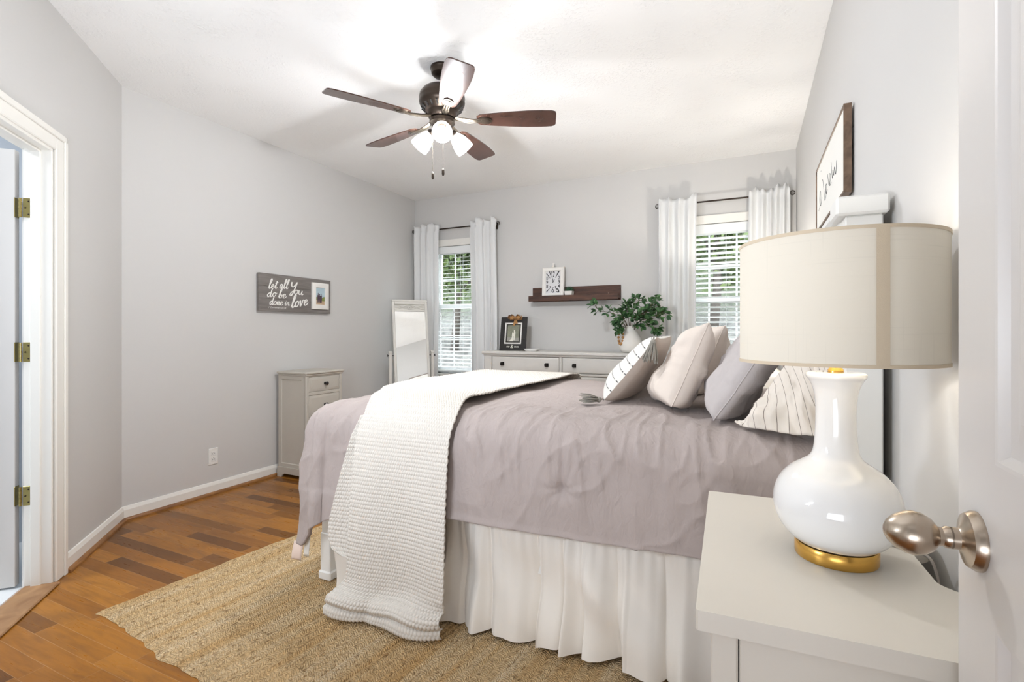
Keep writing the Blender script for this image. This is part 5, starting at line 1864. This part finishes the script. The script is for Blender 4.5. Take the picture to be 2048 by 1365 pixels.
# black photo frame, leaning back
fx0, fx1, fyb, fhh = -2.325, -2.032, 4.60, 0.345
tl = R(9)
bf = lambda u, v, d: (fx0 + u, fyb + v * math.sin(tl) - d * math.cos(tl), DT + 0.003 + v * math.cos(tl) + d * math.sin(tl))
fw_ = fx1 - fx0
t = thing('photo_frame', 'black plank photo frame with burlap bow and mr&mrs lettering on the dresser', 'photo frame', ((fx0 + fx1) / 2, fyb, DT))
m = MB()
for k in range(3):
    m.rings(bf, 0, fw_, fhh * k / 3, fhh * (k + 1) / 3, [(0.001, -0.014), (0, -0.012), (0, 0.0), (0.0025, 0.002), (0.01, 0.002)])
m.prism([(0.01, 0.01), (fw_ - 0.01, 0.01), (fw_ - 0.01, fhh - 0.01), (0.01, fhh - 0.01)], bf, -0.014, -0.002)
m.make('board', BLACKW, t)
m = MB()
m.prism([(fw_ / 2 - 0.04, 0.17), (fw_ / 2 + 0.04, 0.17), (fw_ / 2 + 0.04, 0.19), (fw_ / 2 - 0.04, 0.19)], bf, -0.018, -0.013)
a_, b2_ = bf(fw_ / 2 - 0.035, 0.18, -0.016), bf(fw_ / 2 + 0.035, 0.18, -0.016)
m.add([a_, b2_, (b2_[0], b2_[1] + 0.085, DT + 0.001), (a_[0], a_[1] + 0.085, DT + 0.001)] + [(v[0], v[1] + 0.004, v[2]) for v in (a_, b2_, (b2_[0], b2_[1] + 0.085, DT + 0.001), (a_[0], a_[1] + 0.085, DT + 0.001))],
      [(0, 1, 2, 3), (4, 7, 6, 5), (0, 4, 5, 1), (1, 5, 6, 2), (2, 6, 7, 3), (3, 7, 4, 0)])
m.make('easel_back', BLACKW, t)
u0, u1, v0, v1 = 0.055, 0.243, 0.066, 0.283
m = MB().rings(bf, u0, u1, v0, v1, [(0, 0.002), (0, 0.008), (0.003, 0.009), (0.012, 0.009), (0.014, 0.004)], cap=False)
inn_ = m.make('inner_frame', MATTEW, t)
MATB = paint('photo_mat_black', C(44, 40, 34), 0.5)
PH1 = paint('photo_foliage', C(128, 130, 112), 0.35, var=0.45, vscale=70)
PH2 = paint('photo_pale', C(222, 220, 208), 0.35, var=0.08, vscale=50)
PH3 = paint('photo_grey', C(150, 148, 140), 0.35, var=0.2, vscale=50)
emesh('photo_mat', [bf(u0 + .013, v0 + .013, .0035), bf(u1 - .013, v0 + .013, .0035), bf(u1 - .013, v1 - .013, .0035), bf(u0 + .013, v1 - .013, .0035)], [(0, 1, 2, 3)], MATB, inn_, None)
p0, p1, q0, q1 = u0 + .028, u1 - .028, v0 + .026, v1 - .024
emesh('photo', [bf(p0, q0, .0040), bf(p1, q0, .0040), bf(p1, q1, .0040), bf(p0, q1, .0040)], [(0, 1, 2, 3)], PH1, inn_, None)
emesh('photo_ground', [bf(p0, q0, .0043), bf(p1, q0, .0043), bf(p1, q0 + .035, .0043), bf(p0, q0 + .042, .0043)], [(0, 1, 2, 3)], PH3, inn_, None)
pm = (p0 + p1) / 2
m = MB()
m.prism([(pm - 0.052, q0), (pm + 0.004, q0), (pm + 0.002, q0 + 0.04), (pm - 0.004, q0 + 0.062), (pm + 0.006, q0 + 0.075), (pm - 0.004, q0 + 0.098), (pm - 0.012, q0 + 0.086), (pm - 0.014, q0 + 0.062), (pm - 0.012, q0 + 0.042), (pm - 0.024, q0 + 0.018)], bf, 0.0046, 0.0048)
m.make('photo_bride', PH2, inn_, None)
m = MB()
m.prism([(pm + 0.006, q0 + 0.012), (pm + 0.020, q0 + 0.012), (pm + 0.022, q0 + 0.055), (pm + 0.024, q0 + 0.09), (pm + 0.016, q0 + 0.098), (pm + 0.018, q0 + 0.112), (pm + 0.010, q0 + 0.117), (pm + 0.004, q0 + 0.110), (pm + 0.008, q0 + 0.097), (pm + 0.004, q0 + 0.07), (pm - 0.008, q0 + 0.072), (pm - 0.006, q0 + 0.06), (pm + 0.005, q0 + 0.05)], bf, 0.0049, 0.0051)
m.make('photo_groom', PH2, inn_, None)
LV, LF = [], []
for body, uc, size in (('mr', 0.099, 0.031), ('&', 0.141, 0.052), ('mrs', 0.192, 0.031)):
    tv, tf = text_mesh(body, size, 0, 'CENTER', 0.0004)
    n0 = len(LV)
    LV += [bf(uc + a, 0.030 - (0.006 if body == '&' else 0) + b, 0.0026) for a, b in tv]
    LF += [tuple(i + n0 for i in f) for f in tf]
emesh('lettering', LV, LF, PH2, t, None)
m = MB()
bu, bvv = fw_ * 0.57, fhh - 0.012
for sg in (-1, 1):
    for k, (lw, lh) in enumerate(((0.072, 0.030), (0.060, 0.022))):
        pts = [(bu, bvv), (bu + sg * lw * 0.45, bvv + lh), (bu + sg * lw, bvv + lh * 0.5), (bu + sg * lw * 0.95, bvv - lh * 0.6), (bu + sg * lw * 0.4, bvv - lh * 0.8), (bu, bvv)]
        pc_ = catmull([(a, b, 0) for a, b in pts], 6)
        n0 = len(m.V)
        vs = []
        for p in pc_:
            vs += [bf(p[0], p[1], 0.006 + 0.004 * k), bf(p[0], p[1] + 0.004 * math.sin(p[0] * 200), 0.038 - 0.006 * k)]
        m.add(vs, [(2 * i, 2 * i + 1, 2 * i + 3, 2 * i + 2) for i in range(len(pc_) - 1)])
        m.prism([(bu, bvv), (bu + sg * lw * 0.5, bvv + lh * 0.9), (bu + sg * lw * 0.95, bvv + lh * 0.3), (bu + sg * lw * 0.8, bvv - lh * 0.7), (bu + sg * lw * 0.35, bvv - lh * 0.7)], bf, 0.010 + 0.006 * k, 0.016 + 0.006 * k)
for sg in (-1, 1):
    m.prism([(bu - 0.006, bvv), (bu + 0.010, bvv), (bu + sg * 0.018 + 0.012, bvv - 0.085 + (0.02 if sg > 0 else 0)), (bu + sg * 0.018, bvv - 0.075 + (0.02 if sg > 0 else 0)), (bu + sg * 0.016 - 0.012, bvv - 0.088 + (0.02 if sg > 0 else 0))], bf, 0.010, 0.014)
m.sphere(bf(bu, bvv, 0.022), 0.014, 8, (1, 1, 1.2))
m.make('burlap_bow', BURLAP, t)

# small white dish
m = MB()
ddx, ddy = -1.948, 4.57
prf = [(0.0, 0.0005), (0.055, 0.0005), (0.060, 0.003), (0.072, 0.022), (0.074, 0.024), (0.071, 0.023), (0.057, 0.006), (0.0, 0.005)]
n = 48
vs = []
for i in range(n):
    a = 2 * PI * i / n
    ca, sa = math.cos(a), math.sin(a)
    sq = (abs(ca) ** 5 + abs(sa) ** 5) ** (-1 / 5)
    for r, z in prf:
        vs.append((ddx + max(r, 1e-4) * sq * ca, ddy + max(r, 1e-4) * sq * sa * 0.75, DT + z))
m.add(vs, gridfaces(n, len(prf), cu=True))
meta(m.make('trinket_dish', CERAMIC, None, 50), 'small shallow white dish on the dresser beside the black photo frame', 'dish')

# vase with leafy branches
vx, vy = -0.985, 4.60
t = thing('vase', 'white ceramic jug vase with wooden bead loop holding leafy green branches on the dresser', 'vase', (vx, vy, DT))
DT = DT + 0.0006
pr = catmull([(a, b, 0) for a, b in ((0.0001, 0.0), (0.055, 0.0), (0.088, 0.02), (0.104, 0.065), (0.098, 0.115), (0.075, 0.165), (0.052, 0.205), (0.046, 0.225), (0.052, 0.240), (0.049, 0.240), (0.042, 0.222), (0.045, 0.19))], 5)
MB().lathe([(max(1e-4, p[0]), max(0.0, p[1])) for p in pr], (vx, vy, DT), 40).make('body', MATTEW, t, 60)
m = MB()
bx_, by_ = vx - 0.064, vy - 0.050
loop = [(bx_ - 0.006 - 0.020 * math.sin(2 * PI * k / 12), by_ - 0.030, DT + 0.160 + 0.0 - 0.062 * math.cos(2 * PI * k / 12) - 0.02) for k in range(12)]
for p in loop:
    m.sphere(p, 0.0125, 6)
m.tube([(bx_ + 0.012, by_ + 0.008, DT + 0.232), (bx_ - 0.004, by_ - 0.012, DT + 0.215), (bx_ - 0.006, by_ - 0.012, DT + 0.19)], 0.004, 6)
m.make('bead_loop', BURLAP, t, 180)
rnd = random.Random(12)
stems, LVx, LFx = MB(), [], []


def leaf(p, d, up, ln, wd):
    d = Vector(d).normalized()
    s_ = d.cross(Vector(up))
    s_ = s_.normalized() if s_.length > 1e-4 else d.orthogonal().normalized()
    n_ = s_.cross(d)
    n0 = len(LVx)
    p = Vector(p)
    prof_ = [(0.0, 0.02), (0.25, 0.75), (0.5, 1.0), (0.75, 0.72), (1.0, 0.02)]
    for k, (a, w) in enumerate(prof_):
        cpt = p + d * (ln * a) - n_ * (0.18 * ln * a * a)
        for sg in (-1, 0, 1):
            LVx.append(tuple(cpt + s_ * (sg * wd * 0.5 * w) + n_ * (abs(sg) * 0.12 * wd * w)))
    for k in range(4):
        a = n0 + 3 * k
        LFx.extend([(a, a + 1, a + 4, a + 3), (a + 1, a + 2, a + 5, a + 4)])


def clampp(v):
    v = Vector(v)
    v.y = min(v.y, 4.715)
    return v


def branch(pts, nleaf, r0=0.0035, lmin=0.040, lmax=0.060, tip=True):
    c = catmull(pts, 8)
    stems.tube(c, [r0 * (1 - 0.7 * i / len(c)) for i in range(len(c))], 6)
    start = int(len(c) * 0.30)
    nleaf = int(nleaf * 1.7)
    for k in range(nleaf):
        i = start + int((len(c) - 1 - start) * (k + 0.5) / nleaf)
        p = Vector(c[i])
        tg = (Vector(c[min(i + 1, len(c) - 1)]) - Vector(c[i - 1])).normalized()
        sd = tg.orthogonal().normalized()
        sd.rotate(Matrix.Rotation(rnd.uniform(0, 2 * PI), 3, tg))
        # a small twig with three to five leaves
        q_ = clampp(p + (sd * 0.8 + tg * 0.6).normalized() * rnd.uniform(0.02, 0.045))
        stems.tube([p, q_], 0.0013, 5)
        for j in range(rnd.randint(3, 5)):
            dd = (sd * rnd.uniform(0.1, 1) + tg * rnd.uniform(-0.1, 1.0) + Vector((rnd.uniform(-1, 1), rnd.uniform(-1, 1), rnd.uniform(-0.7, 0.8))) * 0.8).normalized()
            ln = rnd.uniform(lmin, lmax)
            if q_.y + dd.y * ln > 4.725:
                dd.y = -abs(dd.y)
            leaf(q_, dd, Vector((rnd.uniform(-.5, .5), rnd.uniform(-1, 0), 1)), ln, ln * rnd.uniform(0.52, 0.66))
    if tip:
        p = Vector(c[-1])
        tg = (Vector(c[-1]) - Vector(c[-4])).normalized()
        for j in range(5):
            dd = (tg + Vector((rnd.uniform(-1, 1), rnd.uniform(-1, .4), rnd.uniform(-1, 1))) * 0.7).normalized()
            ln = rnd.uniform(lmin, lmax)
            leaf(p, dd, (0, -0.5, 1), ln, ln * 0.6)


vz = DT + 0.235
mouth = lambda dx=0, dy=0: (vx + dx, vy + dy, vz - 0.06)
branch([mouth(-0.01), (vx - 0.05, vy - 0.02, vz + 0.06), (vx - 0.15, vy - 0.06, vz + 0.125), (vx - 0.30, vy - 0.08, vz + 0.150)], 7, 0.0040)
branch([(vx - 0.27, vy - 0.08, vz + 0.150), (vx - 0.30, vy - 0.085, vz + 0.19), (vx - 0.31, vy - 0.09, vz + 0.215)], 3)
branch([mouth(0), (vx + 0.01, vy - 0.02, vz + 0.08), (vx + 0.04, vy - 0.03, vz + 0.19), (vx + 0.08, vy - 0.04, vz + 0.245)], 9)
branch([mouth(0.01), (vx + 0.06, vy - 0.02, vz + 0.07), (vx + 0.16, vy - 0.03, vz + 0.16), (vx + 0.245, vy - 0.03, vz + 0.235)], 10)
branch([mouth(0.01), (vx + 0.08, vy - 0.05, vz + 0.04), (vx + 0.20, vy - 0.07, vz + 0.085), (vx + 0.315, vy - 0.06, vz + 0.12)], 11)
branch([mouth(0.01), (vx + 0.08, vy - 0.06, vz + 0.01), (vx + 0.18, vy - 0.09, vz + 0.01), (vx + 0.26, vy - 0.09, vz - 0.015)], 10)
branch([mouth(-0.01), (vx - 0.04, vy - 0.06, vz + 0.06), (vx - 0.07, vy - 0.09, vz + 0.09), (vx - 0.10, vy - 0.10, vz + 0.04)], 7)
branch([mouth(-0.01), (vx - 0.05, vy - 0.06, vz + 0.03), (vx - 0.08, vy - 0.09, vz + 0.0), (vx - 0.085, vy - 0.10, vz - 0.03)], 6)
branch([mouth(0), (vx - 0.01, vy - 0.05, vz + 0.10), (vx - 0.02, vy - 0.07, vz + 0.17), (vx - 0.02, vy - 0.08, vz + 0.21)], 8)
branch([mouth(0.01), (vx + 0.05, vy - 0.08, vz + 0.06), (vx + 0.12, vy - 0.12, vz + 0.11), (vx + 0.17, vy - 0.12, vz + 0.13)], 10)
branch([mouth(0.01), (vx + 0.09, vy + 0.01, vz + 0.10), (vx + 0.20, vy + 0.02, vz + 0.18), (vx + 0.27, vy + 0.02, vz + 0.17)], 9)
br = stems.make('branches', STEM, t, 180)
emesh('leaves', LVx, LFx, LEAF, t, 180)

# ================================================================== CEILING FAN
fx, fy, fzb = -1.628, 2.482, 2.430
t = thing('ceiling_fan', 'dark bronze ceiling fan with five walnut blades and three lit glass shades', 'ceiling fan', (fx, fy, H))
MB().lathe([(0.0001, H), (0.068, H), (0.070, H - 0.012), (0.066, H - 0.020), (0.062, H - 0.040), (0.045, H - 0.056), (0.022, H - 0.062), (0.0001, H - 0.062)], (fx, fy, 0), 40).make('canopy', BRONZE, t)
MB().lathe([(0.013, H - 0.05), (0.013, 2.60)], (fx, fy, 0), 16).make('downrod', BRONZE, t)
mh = MB().lathe([(0.013, 2.640), (0.024, 2.640), (0.030, 2.628), (0.075, 2.618), (0.112, 2.603), (0.130, 2.580), (0.134, 2.556), (0.131, 2.545), (0.134, 2.536), (0.131, 2.522), (0.120, 2.505),
            (0.098, 2.488), (0.086, 2.478), (0.084, 2.450), (0.076, 2.440), (0.0001, 2.440)], (fx, fy, 0), 56).make('motor_housing', BRONZE, t)
VENT = paint('vent_black', C(14, 12, 11), 0.9)
for k in range(20):
    a = 2 * PI * k / 20
    c_, s_ = math.cos(a), math.sin(a)
    MB().tube([(fx + c_ * 0.122, fy + s_ * 0.122, 2.5045), (fx + c_ * 0.099, fy + s_ * 0.099, 2.4855)], 0.0052, 6).make('vent_slot', VENT, mh)
MB().lathe([(0.0001, 2.442), (0.060, 2.442), (0.074, 2.432), (0.074, 2.412), (0.062, 2.400), (0.055, 2.372), (0.060, 2.364), (0.052, 2.350), (0.030, 2.340), (0.012, 2.334), (0.0001, 2.330)], (fx, fy, 0), 48).make('switch_housing', BRONZE, t)
half = [(0.205, 0.030), (0.225, 0.046), (0.30, 0.056), (0.40, 0.066), (0.50, 0.073), (0.58, 0.074), (0.640, 0.070), (0.658, 0.062), (0.664, 0.048)]
outl = [(a, b) for a, b in half] + [(a, -b) for a, b in half[::-1]]
for k in range(5):
    a = R(22.8 + 72 * k)
    M = Matrix.Translation((fx, fy, fzb)) @ Matrix.Rotation(a, 4, 'Z') @ Matrix.Rotation(R(-12), 4, 'X')
    bl = MB().prism(outl, lambda u, v, d: (u, v, d), -0.003, 0.003).xf(M).make('blade', WALNUT, t)
    m = MB()
    m.prism([(0.215, 0.0), (0.222, 0.024), (0.245, 0.031), (0.275, 0.026), (0.292, 0.010), (0.292, -0.010), (0.275, -0.026), (0.245, -0.031), (0.222, -0.024)], lambda u, v, d: (u, v, d), -0.009, -0.0032)
    m.prism([(0.228, 0.0), (0.235, 0.016), (0.250, 0.020), (0.270, 0.016), (0.280, 0.0), (0.270, -0.016), (0.250, -0.020), (0.235, -0.016)], lambda u, v, d: (u, v, d), -0.013, -0.008)
    for sg in (-1, 1):
        m.tube([(0.080, sg * 0.012, 0.010), (0.11, sg * 0.010, 0.004), (0.15, sg * 0.016, -0.006), (0.19, sg * 0.012, -0.008), (0.235, sg * 0.014, -0.007)], [0.006, 0.006, 0.005, 0.005, 0.004], 8)
    m.tube([(0.075, 0, 0.012), (0.13, 0, 0.0), (0.19, 0, -0.007), (0.235, 0, -0.008)], [0.010, 0.009, 0.008, 0.006], 8)
    m.xf(M).make('blade_iron', IRON, bl)
for k in range(3):
    a = R(-56.8 + 120 * k)
    ax = Vector((math.cos(a) * math.sin(R(50)), math.sin(a) * math.sin(R(50)), -math.cos(R(50))))
    c0 = Vector((fx + math.cos(a) * 0.060, fy + math.sin(a) * 0.060, 2.378))
    rot = ax.to_track_quat('Z', 'Y').to_matrix()
    arm = MB()
    arm.tube([Vector((fx + math.cos(a) * 0.04, fy + math.sin(a) * 0.04, 2.385)), c0 + ax * 0.004], 0.011, 10)
    arm.lathe([(0.0001, 0), (0.022, 0.002), (0.026, 0.012), (0.026, 0.022), (0.0001, 0.022)], c0, 20, rot)
    la = arm.make('lamp_holder', BRONZE, t)
    gl = MB().lathe([(0.022, 0.020), (0.026, 0.024), (0.036, 0.045), (0.047, 0.075), (0.0535, 0.105), (0.0550, 0.128), (0.0540, 0.133)], c0, 36, rot).make('glass_shade', FROST, t, 180)
    MB().sphere(tuple(c0 + ax * 0.075), 0.024, 10, (1, 1, 1)).make('bulb', BULB, gl, 180)
    light('fan_bulb_light', 'POINT', tuple(c0 + ax * 0.112), FAN, (0.96, 0.99, 1.04), 0.022)
for (dx, dy, z1, z2) in ((-0.030, -0.052, 2.345, 2.118), (0.036, -0.045, 2.372, 2.132)):
    m = MB()
    n = 60
    for k in range(n):
        m.lathe([(0.0001, -0.0016), (0.0017, 0), (0.0001, 0.0016)], (fx + dx, fy + dy, z1 + (z2 - z1) * k / (n - 1)), 5)
    m.tube([(fx + dx, fy + dy, z1), (fx + dx, fy + dy, z2)], 0.0007, 4)
    pcn = m.make('pull_chain', IRON, t, 180)
    MB().lathe([(0.0001, 0.002), (0.003, 0), (0.0075, -0.012), (0.0075, -0.034), (0.005, -0.042), (0.0001, -0.044)], (fx + dx, fy + dy, z2), 14).make('pull_knob', BRONZE, pcn)

# ================================================================== OUTSIDE THE WINDOWS
nx_, ny_ = 90, 60
xg, yg = np.meshgrid(np.linspace(-14, 8, nx_), np.linspace(5.02, 19, ny_), indexing='ij')
zg = -0.3 + np.interp(yg, [5, 6.5, 9, 12, 19], [0, 0.0, 1.25, 2.4, 7.4])
zg = zg + 0.16 * fbm(np.stack([xg.ravel(), yg.ravel(), 0 * xg.ravel()], 1) * 1.1, 3, 4).reshape(xg.shape)
struct(emesh('ground', np.stack([xg, yg, zg], 2).reshape(-1, 3), gridfaces(nx_, ny_), SLOPE, None, 180), 'pale leaf covered bank rising outside the windows')


def ground_z(x, y):
    return float(np.interp(y, [5, 6.5, 9, 12, 19], [0, 0.0, 1.25, 2.4, 7.4]) - 0.3)


def tree(name, label, cat, x, y, h, rx, rz, n, mat, seed, group, base=0.3):
    rn = np.random.RandomState(seed)
    z0 = ground_z(x, y) - 0.15
    t = thing(name, label, cat, (x, y, z0), group)
    m = MB()
    m.tube([(x, y, z0), (x + 0.1, y, z0 + h * 0.3), (x - 0.05, y + 0.1, z0 + h * 0.65), (x, y, z0 + h * 0.95)], [0.09, 0.07, 0.045, 0.012], 8)
    for k in range(7):
        a = rn.uniform(0, 2 * PI)
        zz_ = z0 + h * rn.uniform(0.25, 0.8)
        m.tube([(x, y, zz_), (x + 0.5 * rx * math.cos(a), y + 0.5 * rx * math.sin(a), zz_ + 0.2 * h * rn.uniform(0.3, 1)), (x + 0.9 * rx * math.cos(a), y + 0.9 * rx * math.sin(a), zz_ + 0.3 * h * rn.uniform(0.2, 1))], [0.03, 0.02, 0.006], 5)
    m.make('trunk', BARK, t, 180)
    # clumped crown
    nc = 26
    cl = rn.normal(size=(nc, 3))
    cl /= np.linalg.norm(cl, axis=1, keepdims=True)
    cl *= rn.uniform(0.35, 0.95, (nc, 1))
    which = rn.randint(0, nc, n)
    p = cl[which] + rn.normal(size=(n, 3)) * 0.17
    p /= np.maximum(1, np.linalg.norm(p, axis=1, keepdims=True))
    P = np.stack([x + p[:, 0] * rx, y + p[:, 1] * rx, z0 + h * (base + (1 - base) * 0.5) + p[:, 2] * rz], 1)
    P[:, 2] = np.maximum(P[:, 2], z0 + 0.2)
    d = rn.normal(size=(n, 3))
    d /= np.linalg.norm(d, axis=1, keepdims=True)
    e = np.cross(d, rn.normal(size=(n, 3)))
    e /= np.linalg.norm(e, axis=1, keepdims=True)
    s_ = rn.uniform(0.05, 0.10, (n, 1))
    V = np.stack([P - d * s_, P + e * s_ * 0.5, P + d * s_, P - e * s_ * 0.5], 1).reshape(-1, 3)
    emesh('crown', V, np.arange(4 * n).reshape(n, 4), mat, t, None)


TG = 'trees outside the windows'
tree('tree', 'bright green leafy tree seen through the left half of the window by the standing mirror', 'tree', -5.6, 9.0, 4.0, 0.95, 1.6, 4200, TREEL, 1, TG)
tree('tree', 'dark green tree farther up the bank, left edge of the window by the mirror', 'tree', -8.6, 12.2, 4.4, 1.25, 1.9, 3600, TREEL2, 2, TG)
tree('tree', 'dark green tree low on the bank, right edge of the left window', 'tree', -3.3, 9.6, 4.2, 0.95, 1.7, 4200, TREEL2, 3, TG)
tree('tree', 'sparse light green tree on the bank through the slatted right window', 'tree', -0.6, 9.4, 3.8, 0.95, 1.5, 2600, TREEL, 4, TG)
tree('tree', 'thin dark tree farthest to the right behind the slatted blind and lampshade', 'tree', 1.9, 10.6, 4.2, 1.1, 1.8, 2600, TREEL2, 5, TG)
tree('tree', 'broad tree at the top of the bank behind the two brighter trees', 'tree', -5.6, 13.4, 4.6, 1.35, 2.0, 4200, TREEL2, 6, TG)
tree('tree', 'broad tree at the top of the bank behind the sparse light green tree', 'tree', -1.2, 13.6, 4.8, 1.5, 2.0, 4200, TREEL2, 7, TG)
